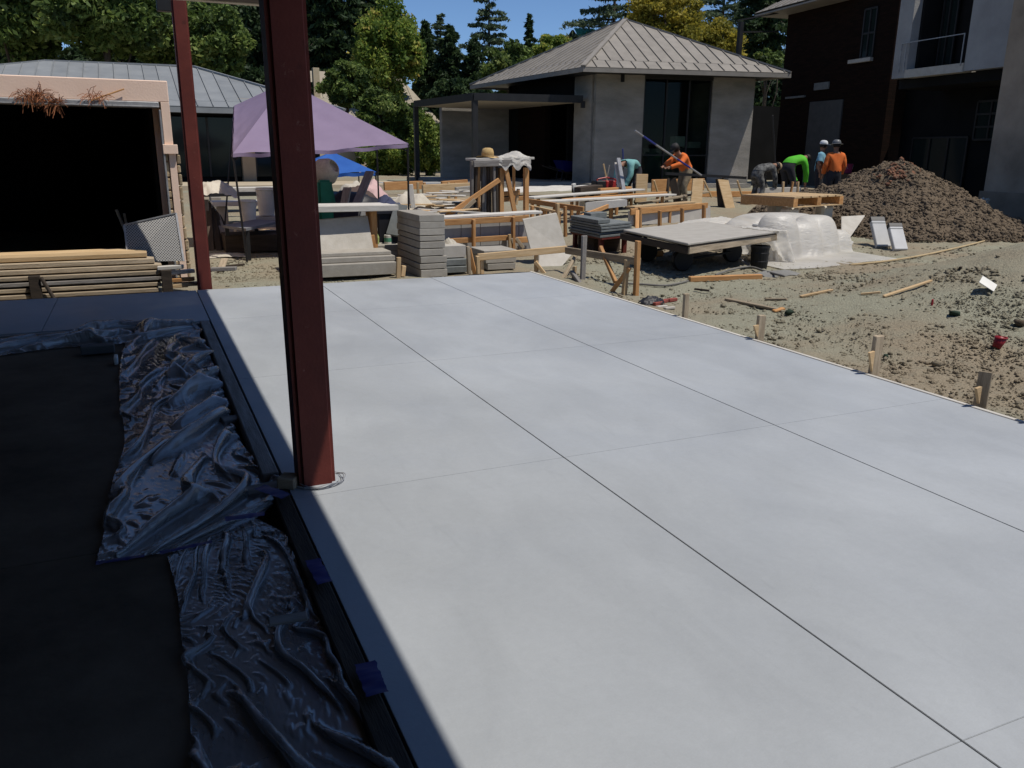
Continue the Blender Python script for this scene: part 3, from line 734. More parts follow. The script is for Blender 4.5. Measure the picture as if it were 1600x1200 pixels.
def leaves(cent, dirs, size, asp=1.7):
    """diamond leaves with a folded mid rib; arrays of centres and outward directions"""
    n = len(cent)
    a = rng.normal(size=(n, 3)) + dirs * .5; a /= np.linalg.norm(a, axis=1)[:, None]
    r = rng.normal(size=(n, 3)); b = np.cross(a, r); b /= np.linalg.norm(b, axis=1)[:, None]
    s = size * rng.uniform(.6, 1.35, n)[:, None]
    p0 = cent - a * s * .5 * asp; p2 = cent + a * s * .5 * asp; c = np.cross(a, b) * s * .18
    p1 = cent + b * s * .42 + c; p3 = cent - b * s * .42 + c
    V = np.stack([p0, p1, p2, p3], 1).reshape(-1, 3)
    F = np.arange(4 * n).reshape(n, 4)
    return V, F
def limbs(base, top, r, tips, nseg=6):
    t = MB(); k = nseg; pts = [base.lerp(top, i / k) + V3((random.gauss(0, r * .5), random.gauss(0, r * .5), 0)) * (i > 0) for i in range(k + 1)]
    t.tube(pts, [r * (1 - .75 * i / k) for i in range(k + 1)], 7)
    for tip in tips:
        i = random.randint(max(1, int(k * .35)), k - 1); a = pts[i]; tip = V3(tip)
        mid = a.lerp(tip, .5) + V3((random.gauss(0, .2), random.gauss(0, .2), .25))
        rr = r * (1 - .75 * i / k) * .5; t.tube([a, mid, tip], [rr, rr * .6, rr * .2], 5)
    return t
def broad_tree(name, label, pxc, Y, ytop, ybot, wpx, lm, nl=9000, ls=.30, clumps=26, depth=None, flat=1.0, hole=.0, group=None, cat='tree'):
    c = P(pxc, ybot, Y); a = P(pxc - wpx / 2, ybot, Y); b = P(pxc + wpx / 2, ybot, Y); wid = (b - a).length
    zt = P(pxc, ytop, Y).z; zb = c.z; gz = terr(c.x, Y); H = zt - zb
    base = V3((c.x, Y, gz - .1)); e = empty(name, base, label, cat, group)
    nl = int(nl * 2.6); ls = ls * .62; clumps = int(clumps * 2.6)
    dep = depth or wid; cen = np.array([c.x, Y, (zt + zb) / 2]); rad = np.array([wid / 2, dep / 2, H / 2])
    cl = []
    while len(cl) < clumps:
        q = rng.normal(size=3); q /= np.linalg.norm(q); q *= rng.uniform(.2, .95) ** .5
        q[2] = q[2] * .95
        cl.append(cen + q * rad * .86)
    cl = np.array(cl); cr = rad[None, :] * rng.uniform(.11, .30, (clumps, 1)) * np.array([1.0, 1.0, .78 * flat]) 
    cr = np.maximum(cr, ls * 1.2)
    vol = (cr[:, 0] * cr[:, 1]) + .2; pr = vol / vol.sum()
    ci = rng.choice(clumps, nl, p=pr)
    d = rng.normal(size=(nl, 3)); d /= np.linalg.norm(d, axis=1)[:, None]
    rr = rng.uniform(.35, 1.0, nl) ** .5 * (1 + .18 * rng.normal(size=nl))
    pt = cl[ci] + d * cr[ci] * rr[:, None]
    ct = rng.uniform(-.32, .32, clumps)
    V, F = leaves(pt, d, ls)
    tone = np.clip(.42 + ct[ci] + rng.normal(0, .2, nl), 0, 1)
    me = fast_mesh('crown', V, F, lm, tone); o = bpy.data.objects.new('crown', me); link(o, e)
    tips = [tuple(cl[i]) for i in rng.choice(clumps, min(9, clumps), replace=False)]
    limbs(base, V3(cen + np.array([0, 0, H * .25])), max(.12, wid * .035), tips).build('trunk', M_bark, e, smooth=True)
    return e
def conifer(name, label, pxc, Y, ytop, ybot, wpx, lm, nb=70, ls=.28, per=110, droop=.25, open_=.0, group=None, shape=1.0, lift=0.0, layer=0):
    if not layer: ls *= .62; per = int(per * 2.4)
    c = P(pxc, ybot, Y); a = P(pxc - wpx / 2, ybot, Y); b = P(pxc + wpx / 2, ybot, Y); wid = (b - a).length
    zt = P(pxc, ytop, Y).z; zb = c.z; gz = terr(c.x, Y); base = V3((c.x, Y, gz - .1)); e = empty(name, base, label, 'tree', group)
    t = MB(); t.tube([base, V3((c.x, Y, (gz + zt) / 2)), V3((c.x, Y, zt))], [max(.15, wid * .045), wid * .025, .03], 7)
    pts = []; dirs = []; tn = []
    for i in range(nb):
        u = (i + random.random()) / nb; z = zb + (zt - zb) * u
        ln = wid / 2 * ((1 - u) ** shape * .92 + .06) * random.uniform(.65, 1.12)
        an = i * 2.399 + random.uniform(-.4, .4); d = V3((math.cos(an), math.sin(an), 0))
        o = V3((c.x, Y, z)); tip = o + d * ln + V3((0, 0, lift * ln - droop * ln))
        mid = o + d * ln * .5 + V3((0, 0, (lift + .08) * ln * .5))
        t.tube([o, mid, tip], [.05 + .012 * ln, .03, .01], 4, False)
        side = V3((-d.y, d.x, 0)); k = max(20, int(per * (ln / (wid / 2) + .15)))
        tt = rng.uniform(.12, 1, k); sw = rng.normal(0, .20, k) * (1.05 - .5 * tt) * ln; up = rng.normal(0, (.05 + .03 * ln) * (.6 if layer else 1), k) - .10 * np.abs(sw)
        oa, ma, ta = np.array(o), np.array(mid), np.array(tip)
        cv = ((1 - tt) ** 2)[:, None] * oa + (2 * tt * (1 - tt))[:, None] * ma + (tt ** 2)[:, None] * ta
        cv = cv + sw[:, None] * np.array(side) + np.stack([0 * up, 0 * up, up], 1)
        pts.append(cv); dirs.append(np.tile(np.array(d), (k, 1))); tn.append(np.clip(.45 + rng.normal(0, .22, k) + random.uniform(-.15, .15), 0, 1))
    pt = np.concatenate(pts); dd = np.concatenate(dirs)
    V, F = leaves(pt, dd * 2, ls, 2.2)
    me = fast_mesh('crown', V, F, lm, np.concatenate(tn)); o = bpy.data.objects.new('crown', me); link(o, e)
    t.build('trunk', M_bark, e, smooth=True); return e

bt = broad_tree
GT = 'trees behind the buildings'
bt('oak_tree', 'dark spreading oak filling the top left corner of the picture', 30, 46, -150, 108, 260, LF_oak, 15000, .30, 40, group=GT)
bt('oak_tree', 'broad oak rising behind the ridge of the grey seamed roof', 175, 43, -110, 112, 230, LF_oak, 15000, .29, 38, group=GT)
bt('oak_tree', 'oak seen just left of the far red post above the grey roof', 262, 48, -60, 120, 130, LF_oak, 8000, .30, 24, group=GT)
bt('oak_tree', 'lighter green oak between the two red posts', 335, 45, -10, 152, 130, LF_oak, 10000, .26, 30, group=GT)
bt('oak_tree', 'tall dark tree with sky showing through, just left of the nearest post', 398, 62, -90, 150, 110, LF_dark, 5000, .36, 26, group=GT)
bt('backdrop_tree', 'dark tree far behind the oaks at the left picture edge', -40, 66, -220, 150, 330, LF_dark, 9000, .5, 30, group=GT)
bt('backdrop_tree', 'dark tree far behind the broad oak and grey ridge', 230, 68, -200, 150, 330, LF_dark, 9000, .5, 30, group=GT)
conifer('conifer', 'tallest dark conifer right of the nearest red post', 520, 58, -170, 140, 150, LF_dark, 80, .36, 110, group=GT, shape=.6)
conifer('conifer', 'dark conifer leaning behind the yellow topped tree', 572, 62, -130, 150, 130, LF_dark, 70, .36, 110, group=GT, shape=.6)
conifer('conifer', 'dark conifer half hidden behind the nearest red post', 465, 60, -120, 150, 120, LF_dark, 60, .36, 100, group=GT, shape=.6)
bt('yellow_topped_tree', 'bushy tree with yellow green crown beside the patch of sky', 612, 50, -12, 190, 108, LF_lime, 9000, .26, 34, flat=1.25, group=GT)
bt('small_tree', 'small light green tree above the right slope of the purple canopy', 543, 44, 92, 172, 92, LF_oak, 5000, .22, 20, group=GT)
bt('small_tree', 'thin leafy tree in front of the shingled roof', 597, 42, 130, 215, 96, LF_oak, 4500, .22, 20, group=GT)
conifer('conifer', 'narrow dark cypress left of the cedar pair', 668, 56, 34, 200, 62, LF_dark, 60, .30, 90, group=GT, shape=.5)
conifer('conifer', 'dark cypress below the two feathery cedars', 705, 54, 42, 205, 74, LF_dark, 60, .30, 100, group=GT, shape=.5)
conifer('conifer', 'dark cypress behind the left end of the porch canopy', 742, 53, 60, 190, 70, LF_dark, 50, .30, 90, group=GT, shape=.5)
conifer('cedar', 'feathery cedar left of the tallest cedar against the sky', 690, 62, 22, 170, 104, LF_cedar, 40, .15, 230, group=GT, droop=.1, lift=.12, shape=.65, layer=1)
conifer('cedar', 'tallest feathery cedar against the blue sky', 764, 60, -22, 170, 116, LF_cedar, 44, .15, 240, group=GT, droop=.1, lift=.14, shape=.6, layer=1)
conifer('cedar', 'small pointed cedar above the left roof slope of the pavilion', 826, 58, 22, 120, 52, LF_dark, 36, .26, 60, group=GT)
bt('shrub_tree', 'rounded green tree behind the low left eave of the pavilion', 792, 47, 60, 150, 92, LF_oak, 5500, .24, 22, group=GT)
bt('shrub_tree', 'lime green tree low behind the left roof slope of the pavilion', 868, 49, 48, 120, 60, LF_lime, 3500, .24, 16, group=GT)
bt('shrub_tree', 'dark rounded tree low between the cypresses and porch canopy', 720, 46, 110, 210, 90, LF_dark, 4500, .26, 18, group=GT)
conifer('cedar', 'spreading cedar left of the pavilion roof peak', 958, 56, -70, 66, 150, LF_cedar, 26, .15, 330, group=GT, droop=.05, lift=.05, layer=1, shape=.5)
bt('yellow_tree', 'yellow green tree directly behind the pavilion roof peak', 1035, 45, -35, 105, 125, LF_yel, 11000, .22, 34, group=GT)
bt('yellow_tree', 'smaller yellow green tree right of the roof peak', 1110, 44, 20, 112, 82, LF_yel, 6000, .22, 24, group=GT)
conifer('cedar', 'pale layered cedar over the smaller yellow green tree', 1125, 55, -60, 90, 140, LF_cedar, 30, .15, 330, group=GT, droop=.05, lift=.05, layer=1, shape=.5)
conifer('cedar', 'dark tall cedar between the yellow trees and the brick house', 1192, 45, -110, 130, 110, LF_dark, 60, .30, 110, group=GT, shape=.45)
bt('shrub_tree', 'pale leafy tree low beside the brick corner of the house', 1199, 37, 72, 122, 40, LF_oak, 1600, .2, 10, group=GT)
bt('hedge_bush', 'light green hedge bush beside the porch column', 668, 39.5, 172, 285, 64, LF_hedge, 6000, .16, 26, flat=1.3, cat='bush')
bt('hedge_bush', 'dark leafed hedge under the right corner of the purple canopy', 600, 41, 205, 286, 100, LF_hedge, 6500, .16, 28, flat=1.3, cat='bush')
bt('hedge_bush', 'tall shrub behind the purple canopy slope', 632, 42, 150, 245, 70, LF_oak, 4000, .18, 20, flat=1.3, cat='bush')

for k, (px, Y, y0, y1, w_, l_) in enumerate(((-30, 52, 60, 190, 170, 'at the left picture edge'), (90, 54, 50, 190, 170, 'behind the left half of the grey roof'), (215, 52, 60, 190, 170, 'behind the middle of the grey roof'), (330, 54, 80, 200, 150, 'behind the right end of the grey roof'), (430, 52, 90, 230, 150, 'behind the nearest red post'), (690, 50, 130, 260, 120, 'beside the porch canopy'), (1190, 40, 90, 270, 90, 'between pavilion and brick house'))):
    bt('understorey_shrub', 'dark understorey shrub ' + l_, px, Y, y0, y1, w_, LF_dark, 3200, .34, 16, group='understorey shrubs', cat='bush')
# ------------------------------------------------------------------ far houses among the trees
M_shingle = mat('wood_shingle', (.36, .32, .25), (.26, .225, .17), scale=5, stretch=(1, 3, 3), rough=.95, bump=.3, rnd=.05)
M_cream = mat('cream_wall', (.46, .38, .26), (.40, .33, .22), scale=2, rough=.9)
sh = empty('shingled_house', P(600, 250, 50), 'pale shingle roofed house half hidden by trees behind the purple canopy', 'house')
ra = P(470, 116, 53); rb = P(622, 112, 53); ea = P(430, 195, 49); eb = P(690, 186, 49); 
zr_ = ra.z; ra.z = rb.z = (ra.z + rb.z) / 2; ea.z = eb.z = (ea.z + eb.z) / 2
mb = MB(); ec = eb + V3((0, 8, 0)); ed = ea + V3((0, 8, 0))
rfh = mb.add([ea, eb, rb, ra, ec, ed], [(0, 1, 2, 3), (1, 4, 2), (4, 5, 3, 2), (5, 0, 3)]).build('roof', M_shingle, sh)
slope(rfh, [ea, eb, rb, ra], .9, M_shingle, rib=.02, band=2.2, off=.4)
MB().prism([ea + V3((.4, .5, -3.9)), eb + V3((-.4, .5, -3.9)), ec + V3((-.4, -.5, -3.9)), ed + V3((.4, -.5, -3.9))], (0, 0, 3.85)).build('wall', M_cream, sh)
ch = P(493, 112, 51); block('chimney', (ch.x, 51, ch.z - .9), (.36, .4, 2.2), M_cream, rfh)
a = P(495, 235, 43); b = P(556, 235, 43)
gw_ = empty('garden_wall', ((a.x + b.x) / 2, 43, .5), 'cream rendered garden wall under the purple canopy', 'wall')
block('wall_panel', ((a.x + b.x) / 2 - 1.5, 43, 1.2), (b.x - a.x + 3.2, .3, 2.0), M_cream, gw_); block('coping', ((a.x + b.x) / 2 - 1.5, 43, 2.24), (b.x - a.x + 3.4, .4, .09), M_stonelt, gw_)
M_teal = mat('teal_roof_sheet', (.07, .36, .25), (.06, .30, .21), rough=.6)
th = empty('gabled_house', P(905, 60, 58), 'far house with a turquoise roof sheet peeping over the pavilion roof', 'house')
a = P(897, 45, 58); b = P(928, 46, 58); c = P(931, 60, 58); d = P(886, 62, 58)
MB().prism([a, b, c + V3((0, -1, 0)), P(905, 60, 57)], (0, 0, .06)).build('roof', M_teal, th)
MB().prism([a + V3((0, .1, -.05)), P(905, 60, 57.2), P(907, 95, 57.2), d + V3((0, .3, -2)), d], (0, .3, 0)).build('wall', M_brick, th)
MB().prism([P(906, 61, 57.3), P(930, 61, 57.3), P(930, 90, 57.3), P(906, 90, 57.3)], (0, 3, 0)).build('wall', M_cream, th)
# ------------------------------------------------------------------ lumber pile on the left
GL = 'planks in the lumber pile'
ends = [246, 250, 256, 262, 254, 244, 233]
yo = [0, .015, .03, .02, .07, .12, .19]
mats_ = [M_woodold, M_woodold, M_woodgrey, M_woodold, M_woodold, M_woodold, M_woodpale]
for k in range(7):
    zc = -.035 + .069 * k + .025
    xe = P(ends[k], 430, 11.0).x
    yy = 11.0 + yo[k]
    plank('lumber_plank', (-5.2 + random.uniform(-.3, .3), yy + .14, zc - .008), (xe, yy + .14 + random.uniform(-.02, .02), zc), .28, .046 if k < 4 else .055, mats_[k], None,
          '%s plank of the lumber pile left of the far red post' % nth(k, 7).capitalize().lower(), 'plank', GL, rag=.004)
    plank('lumber_plank', (-5.0, yy + .45, zc - .008), (xe - random.uniform(.0, .25), yy + .45, zc), .28, .046 if k < 4 else .055, mats_[k], None,
          '%s plank in the rear row of the lumber pile' % ('lowest', 'middle', 'topmost')[k - 4], 'plank', 'rear planks of the lumber pile', rag=.004) if k in (4, 5, 6) else None
for px, lab in ((262, 'dark dunnage block under the right end of the lumber pile'), (56, 'dark dunnage block under the middle of the lumber pile')):
    p = P(px, 450, 10.97); block('dunnage_block', (p.x, 10.955, .10), (.12, .06, .27), M_wooddark, None, label=lab, cat='wood block')
p = P(62, 440, 10.97); plank('brace_board', (p.x + .02, 10.93, .22), (p.x + .13, 10.91, -.04), .06, .03, M_wooddark, None, 'dark slanted board leaning on the front of the lumber pile', 'board')
# rubble of offcuts right of the pile
for k, (px, py, c, m_) in enumerate(((268, 418, 'pale', M_whitewood), (285, 426, 'white', M_whitewood), (285, 437, 'orange', M_wood), (292, 444, 'brown', M_woodold), (275, 447, 'tan', M_woodpale), (350, 420, 'grey', M_woodgrey))):
    p = P(px, py, 11.05); plank('offcut', p + V3((-.16, 0, 0)), p + V3((.14, random.uniform(-.1, .1), .01)), .1, .045, m_, None, '%s timber offcut on the ground between lumber pile and far post%s' % (c, '' if px < 320 else ', right of it'), 'wood offcut')
plank('offcut', G(345, 426) + V3((0, 0, .03)), G(352, 415) + V3((0, 0, .1)), .1, .03, M_woodold, None, 'small tilted board just right of the foot of the far red post', 'wood offcut')
plank('offcut', G(352, 418) + V3((0, 0, .02)), G(382, 415) + V3((0, 0, .02)), .04, .03, M_wooddark, None, 'thin dark strip lying right of the far red post', 'wood offcut')

# ------------------------------------------------------------------ canopies
def fabric(name, c1, c2):
    m = mat(name, c1, c2, scale=2.5, rough=.85, bump=.15, bscale=6, rnd=.0)
    n = m.node_tree.nodes; L = m.node_tree.links; b = n['Principled BSDF']
    t = n.new('ShaderNodeBsdfTranslucent'); mx = n.new('ShaderNodeMixShader'); mx.inputs[0].default_value = .3
    src = b.inputs['Base Color'].links[0].from_socket; L.new(src, t.inputs['Color'])
    o = n['Material Output']; L.new(b.outputs[0], mx.inputs[1]); L.new(t.outputs[0], mx.inputs[2]); L.new(mx.outputs[0], o.inputs[0]); return m
M_purple = fabric('purple_fabric', (.335, .26, .375), (.30, .23, .34))
M_blue = fabric('blue_fabric', (.045, .16, .52), (.035, .13, .46))
def canopy(name, label, corners, peak, val, m, sag=.18, feet=None, legr=.016):
    cx = sum((c for c in corners), V3((0, 0, 0))) / 4
    e = empty(name, (cx.x, cx.y, 0), label, 'canopy tent')
    N = 26
    for k in range(4):
        A, B = corners[k], corners[(k + 1) % 4]
        def fn(u, v, A=A, B=B):
            p = A.lerp(B, u).lerp(peak, v)
            edge = 4 * u * (1 - u)
            p = p + V3((0, 0, -sag * edge * (1 - v) * (.25 + v) * 1.2 + .0))
            cw = 0.0
            for uu in (u, 1 - u):
                r_ = math.hypot(uu, v * .8); th_ = math.atan2(v * .8, uu + 1e-6)
                cw += .045 * math.sin(th_ * 17 + 6 * r_) * math.exp(-r_ / .16) * min(1, r_ / .05) * min(1, 9 * uu)
            wv = (cw + .012 * math.sin(u * 19 + v * 9) * edge + 0 * .05 * math.sin(u * (1 - u) * 110 + v * 14) * min(1, 14 * min(u, 1 - u)) * max(0, 1 - 4.5 * min(u, 1 - u)) * max(0, 1 - 2 * v)) * (1 - v)
            return p + V3((0, 0, wv))
        grid_obj('roof_panel', fn, N, 16, m, e)
        def fv(u, v, A=A, B=B):
            p = A.lerp(B, u); edge = 4 * u * (1 - u)
            out = V3((B - A).cross(V3((0, 0, 1)))).normalized()
            return p + V3((0, 0, -sag * edge * .3 - val * v + .01 * math.sin(u * 31))) + out * (.015 * math.sin(u * 27 + 1) * v + .012)
        grid_obj('valance', fv, N, 3, m, e)
    for k in range(4):
        c = corners[k]; f = feet[k] if feet else V3((c.x, c.y, terr(c.x, c.y)))
        MB().tube([c - V3((0, 0, .02)), f], legr, 6).build('leg', M_black, e)
        MB().tube([c - V3((0, 0, .12)), c.lerp(peak, .93) - V3((0, 0, .16))], legr * .7, 5).build('truss_bar', M_black, e)
    return e
c0 = P(364, 240, 13.6); c1 = P(637, 224, 12.9); c3 = P(366, 165, 17.4); c2 = P(588, 206, 16.0)
f0 = G(386, 410); f1 = P(637, 300, 12.9); f1.z = terr(f1.x, f1.y); f3 = P(350, 352, 17.0); f3.z = terr(f3.x, f3.y); f2 = V3((c2.x, c2.y, terr(c2.x, c2.y)))
pk = P(447, 128, 15.2)
canopy('purple_canopy', 'faded purple pop up canopy tent behind the nearest red post', [c0, c1, c2, c3], pk, .055, M_purple, .10, [f0, f1, f2, f3])
c0 = P(452, 270, 22.0); c1 = P(587, 268, 21.2); c2 = P(560, 262, 24.4); c3 = P(455, 262, 24.8); pk = P(519, 237, 22.9)
canopy('blue_canopy', 'small bright blue canopy tent seen under the purple one', [c0, c1, c2, c3], pk, .09, M_blue, .10, legr=.02)

# ------------------------------------------------------------------ under and behind the canopies
def bucket(p, r, h, m, label, rim=None):
    e = empty('bucket', p, label, 'bucket', 'buckets in the work area')
    MB().lathe([(r * .82, 0), (r, h), (r * .94, h), (r * .78, .03)], p, 18).build('pail', m, e, smooth=False)
    t = MB(); t.tube([p + V3((r * 1.04 * math.cos(2 * math.pi * i / 20), r * 1.04 * math.sin(2 * math.pi * i / 20), h * .93)) for i in range(21)], .012, 5); t.build('rim', rim or m, e)
    t = MB(); t.tube([p + V3((r * 1.05 * math.cos(math.pi * i / 10), -.05 - r * .9 * math.sin(math.pi * i / 10) * .3, h * .9 - .16 * math.sin(math.pi * i / 10))) for i in range(11)], .005, 4); t.build('handle', M_galv, e)
    return e
bk = P(389, 346, 15.6); bucket(V3((bk.x, bk.y, bk.z)), .15, .38, M_white, 'lower white bucket between the canopy leg and the nearest post')
block('bucket_stand', (bk.x, bk.y, (bk.z + terr(bk.x, bk.y)) / 2 - .01), (.5, .4, abs(bk.z - terr(bk.x, bk.y)) - .02), M_stonelt, None, label='pale block stand under the lower white bucket', cat='block')
bk = P(417, 336, 16.2); bucket(V3((bk.x, bk.y, bk.z)), .17, .5, M_white, 'taller white bucket with rags next to the nearest post')
block('bucket_stand', (bk.x, bk.y, (bk.z + terr(bk.x, bk.y)) / 2 - .01), (.5, .4, abs(bk.z - terr(bk.x, bk.y)) - .02), M_stonelt, None, label='pale block stand under the taller white bucket', cat='block')
# dark slats heaped under the canopy
hp = P(345, 350, 15.0)
for i in range(12):
    t = i / 11; a = P(322 + 46 * t, 392 + 6 * t, 14.6 + .5 * random.random()); b = P(322 + 20 * t, 312 + 26 * t, 15.4)
    a.z = max(a.z, terr(a.x, a.y)); 
    plank('dark_batten', a, b, .09, .02, M_wooddark if i % 3 else M_woodgrey, None, '%s slat from the left in the row leaning under the purple canopy' % ORD[i], 'slat', 'dark slats leaning under the canopy')
rg = P(335, 308, 15.3)
def rag(name, c, sx, sy, h, m, label, cat='cloth', seed=0.0, drop=.0, n=26):
    c = V3(c)
    def fn(u, v):
        x = (u - .5) * 2; y = (v - .5) * 2; r = max(abs(x), abs(y))
        hh = h * max(0, 1 - (x * x + y * y) * .62) * (1 + .25 * fbm(x * 1.3 + seed, y * 1.3)) + min(.05, .16 * h) * fbm(x * 4 + seed, y * 4, 1.0) + min(.015, .05 * h) * fbm(x * 9 + seed, y * 9, 2.0)
        jx = .14 * fbm(y * 2, seed, 5.0) * (1 + 0 * r); jy = .14 * fbm(x * 2, seed, 8.0)
        return c + V3((x * sx * (1 + jx), y * sy * (1 + jy), max(.004, hh)))
    o = grid_obj(name, fn, n, n, m); return tag(o, label, cat)
M_tarp = mat('dirty_tarp', (.50, .46, .38), (.38, .34, .28), scale=3, rough=.8, bump=.2)
M_pink = mat('pink_cloth', (.52, .36, .34), (.46, .30, .29), scale=3, rough=.9)
M_blackt = mat('black_tarp', (.02, .02, .025), (.012, .012, .016), scale=3, rough=.5)
M_bluet = mat('navy_cloth', (.05, .06, .12), (.03, .035, .07), scale=3, rough=.8)
rag('pale_cover', rg, .35, .5, .25, M_tarp, 'pale cloth draped over the dark slats under the canopy', seed=3)
# low dark table under the canopy
tb = empty('low_table', P(390, 390, 14.2), 'low dark table with a grey top under the purple canopy', 'table')
a, b, c, d = P(348, 350, 14.3), P(400, 343, 15.4), P(440, 352, 15.0), P(385, 366, 13.6)
zz = P(390, 354, 14.4).z
for q in (a, b, c, d): q.z = zz
MB().prism([a, d, c, b], (0, 0, .04)).build('top', mat('grey_board', (.20, .20, .21), (.15, .15, .16), scale=3), tb)
for q in (a, b, c, d):
    f = q.lerp((a + c) / 2, .12); MB().bar(V3((f.x, f.y, terr(f.x, f.y))), V3((f.x, f.y, zz)), .06, .06).build('leg', M_steel, tb)
q = (a + c) / 2; block('crate', (q.x, q.y, (terr(q.x, q.y) + zz) / 2 - .06), (1.0, .7, zz - terr(q.x, q.y) - .14), M_wooddark, None, label='dark crate pushed under the low grey topped table', cat='crate')
rag('cardboard_sheet', P(425, 358, 13.9), .22, .16, .03, M_woodpale, 'pale sheet lying on the dark table edge by the nearest post', seed=9)
rag('gravel_rag', G(352, 400), .3, .25, .05, M_tarp, 'crumpled pale paper on the ground right of the far red post', seed=4)
# pale boards and pipes lying across behind the canopy
for k, (x0, y0, x1, y1, Y, m_, lab) in enumerate(((316, 297, 432, 295, 19.5, M_whitewood, 'pale upper board laid across behind the purple canopy legs'), (318, 304, 436, 302, 18.5, M_steel, 'dark pipe laid across behind the purple canopy legs'), (330, 318, 432, 316, 17.6, M_whitewood, 'lower pale board laid across behind the buckets'))):
    a = P(x0, y0, Y); b = P(x1, y1, Y); plank('long_board', a, b, .5 if k != 1 else .08, .09, m_, None, lab, 'board')
    for t, s in ((.15, 'left'), (.85, 'right')):
        q = a.lerp(b, t); zg = terr(q.x, q.y); hh = q.z - .05 - zg
        if hh > .06: block('support_block', (q.x, q.y, zg + hh / 2), (.2, .3, hh - .004), M_stone, None, label='block under the %s end of the %s' % (s, ('pale upper board', 'dark pipe', 'lower pale board')[k]), cat='block')

# cement mixer right of the post
M_green = mat('green_paint', (.012, .16, .09), (.008, .11, .06), rough=.45)
mx_ = P(508, 322, 15.6); g0 = terr(mx_.x, mx_.y)
cm = empty('cement_mixer', (mx_.x, mx_.y, g0), 'cement mixer with beige drum and green frame right of the nearest post', 'cement mixer')
dc = P(506, 270, 15.6); tilt = Matrix.Rotation(.9, 3, 'Y') @ Matrix.Rotation(.7, 3, 'X')
MB().lathe([(.04, -.24), (.17, -.22), (.24, -.08), (.25, .06), (.18, .21), (.13, .26), (.11, .26), (.15, .19)], dc, 20, tilt).build('drum', mat('cement_crust', (.62, .56, .45), (.42, .38, .31), scale=7, rough=.9, bump=.5), cm, smooth=True)
fr_ = P(507, 300, 15.3)
MB().box((fr_.x, fr_.y, (g0 + fr_.z) / 2 + .12), (.26, .22, fr_.z - g0 + .18)).build('motor_housing', M_green, cm, bevel=.04, seg=2)
for s in (-1, 1):
    MB().bar((mx_.x + s * .3, mx_.y + .1, g0), (mx_.x + s * .1, mx_.y + .1, dc.z), .05, .05).build('leg', M_green, cm)
    MB().lathe([(.16, -.04), (.19, -.03), (.19, .03), (.16, .04)], (mx_.x + s * .35, mx_.y + .3, g0 + .19), 16, Matrix.Rotation(math.pi / 2, 3, 'Y')).build('wheel', M_black, cm)
# dark sheet, tarp tents, boards
def rag_on(px, py, Y, sx, sy, m_, label, seed, name='tarp'):
    p = P(px, py, Y); zg = terr(p.x, p.y)
    return rag(name, (p.x, p.y, zg), sx, sy, max(.12, p.z - zg), m_, label, 'tarp', seed)
rag_on(560, 300, 16.0, .9, .6, M_blackt, 'black tarp heap behind the white topped table', 1)
rag_on(548, 292, 17.0, .7, .6, mat('brown_cover', (.09, .06, .05), (.06, .04, .035)), 'brown cover heap left of the slanted board', 2)
rag_on(578, 288, 18.0, .5, .5, M_pink, 'pink cloth tent shape under the blue canopy corner', 5)
rag_on(556, 290, 18.6, .5, .5, M_tarp, 'beige tarp peak left of the pink cloth', 6)
rag_on(606, 312, 15.0, .45, .35, M_bluet, 'navy cloth bundle behind the right end of the white topped table', 7)
rag_on(640, 303, 16.5, .6, .5, M_tarp, 'white grey rags heaped behind the tall paver stack', 8)
plank('leaning_board', P(555, 325, 14.6), P(578, 268, 15.2), .16, .04, M_woodgrey, None, 'grey board slanting up under the blue canopy', 'board')
plank('leaning_board', P(536, 330, 14.5), P(543, 293, 14.6), .16, .04, M_woodgrey, None, 'short grey board upright beside the green mixer', 'board')
plank('standing_board', P(645, 325, 16.0), P(641, 288, 16.0), .10, .05, M_whitewood, None, 'white board standing upright behind the tall paver stack', 'board')
# scrap boards behind the stacks (too alike to tell apart)
for i in range(34):
    px = random.uniform(640, 742); py = random.uniform(300, 332); Y = 18.5 - (py - 300) / 32 * 3.8
    a = P(px, py, Y); an = random.gauss(0, .35); l = random.uniform(.3, .8)
    plank('scrap_board', a - V3((math.cos(an) * l, math.sin(an) * l, random.gauss(0, .03))), a + V3((math.cos(an) * l, math.sin(an) * l, random.gauss(0, .03))), .12, .025, random.choice((M_whitewood, M_whitewood, M_woodpale)), None, 'pale scrap board in the loose heap behind the tall paver stack', 'scrap board', 'pale scrap boards behind the paver stack')
rag_on(690, 318, 16.8, 1.5, 1.4, mat('dust_heap', (.42, .38, .31), (.32, .29, .23), scale=6, rough=.95, bump=.4), 'pale rubble heap under the scrap boards behind the pavers', 11, 'rubble_heap')
# low raised terrace forms left of the timber tower
for k, (x0, y0, x1, y1, Y, m_, lab) in enumerate(((660, 296, 745, 292, 20, M_woodpale, 'long pale form board far behind the scrap heap'), (690, 290, 730, 287, 21.5, M_wood, 'orange form board by the porch step'), (712, 300, 742, 297, 19, M_stone, 'grey block course left of the timber tower'), (600, 291, 660, 289, 22.5, M_wood, 'orange form strip below the dark hedge'))):
    plank('form_board', P(x0, y0, Y), P(x1, y1, Y), .12, .22, m_, None, lab, 'board')
for i, px in enumerate((653, 663, 701, 712)):
    a = P(px, 300, 20.3); plank('grade_stake', V3((a.x, a.y, terr(a.x, a.y))), P(px, 285, 20.3), .06, .06, M_wood if i % 2 else M_woodpale, None, ('leftmost', 'second', 'third', 'rightmost')[i] + ' short grade stake in the far form line below the porch', 'stake', 'grade stakes by the porch')
# step ledge below the porch
st = MB(); a = P(598, 284, 27); b = P(740, 284, 27)
st.box(((a.x + b.x) / 2, 27.2, .42), (b.x - a.x, 1.6, .5)); st.build('porch_step', M_stucco2, None, label='low dark step below the porch posts', cat='step')

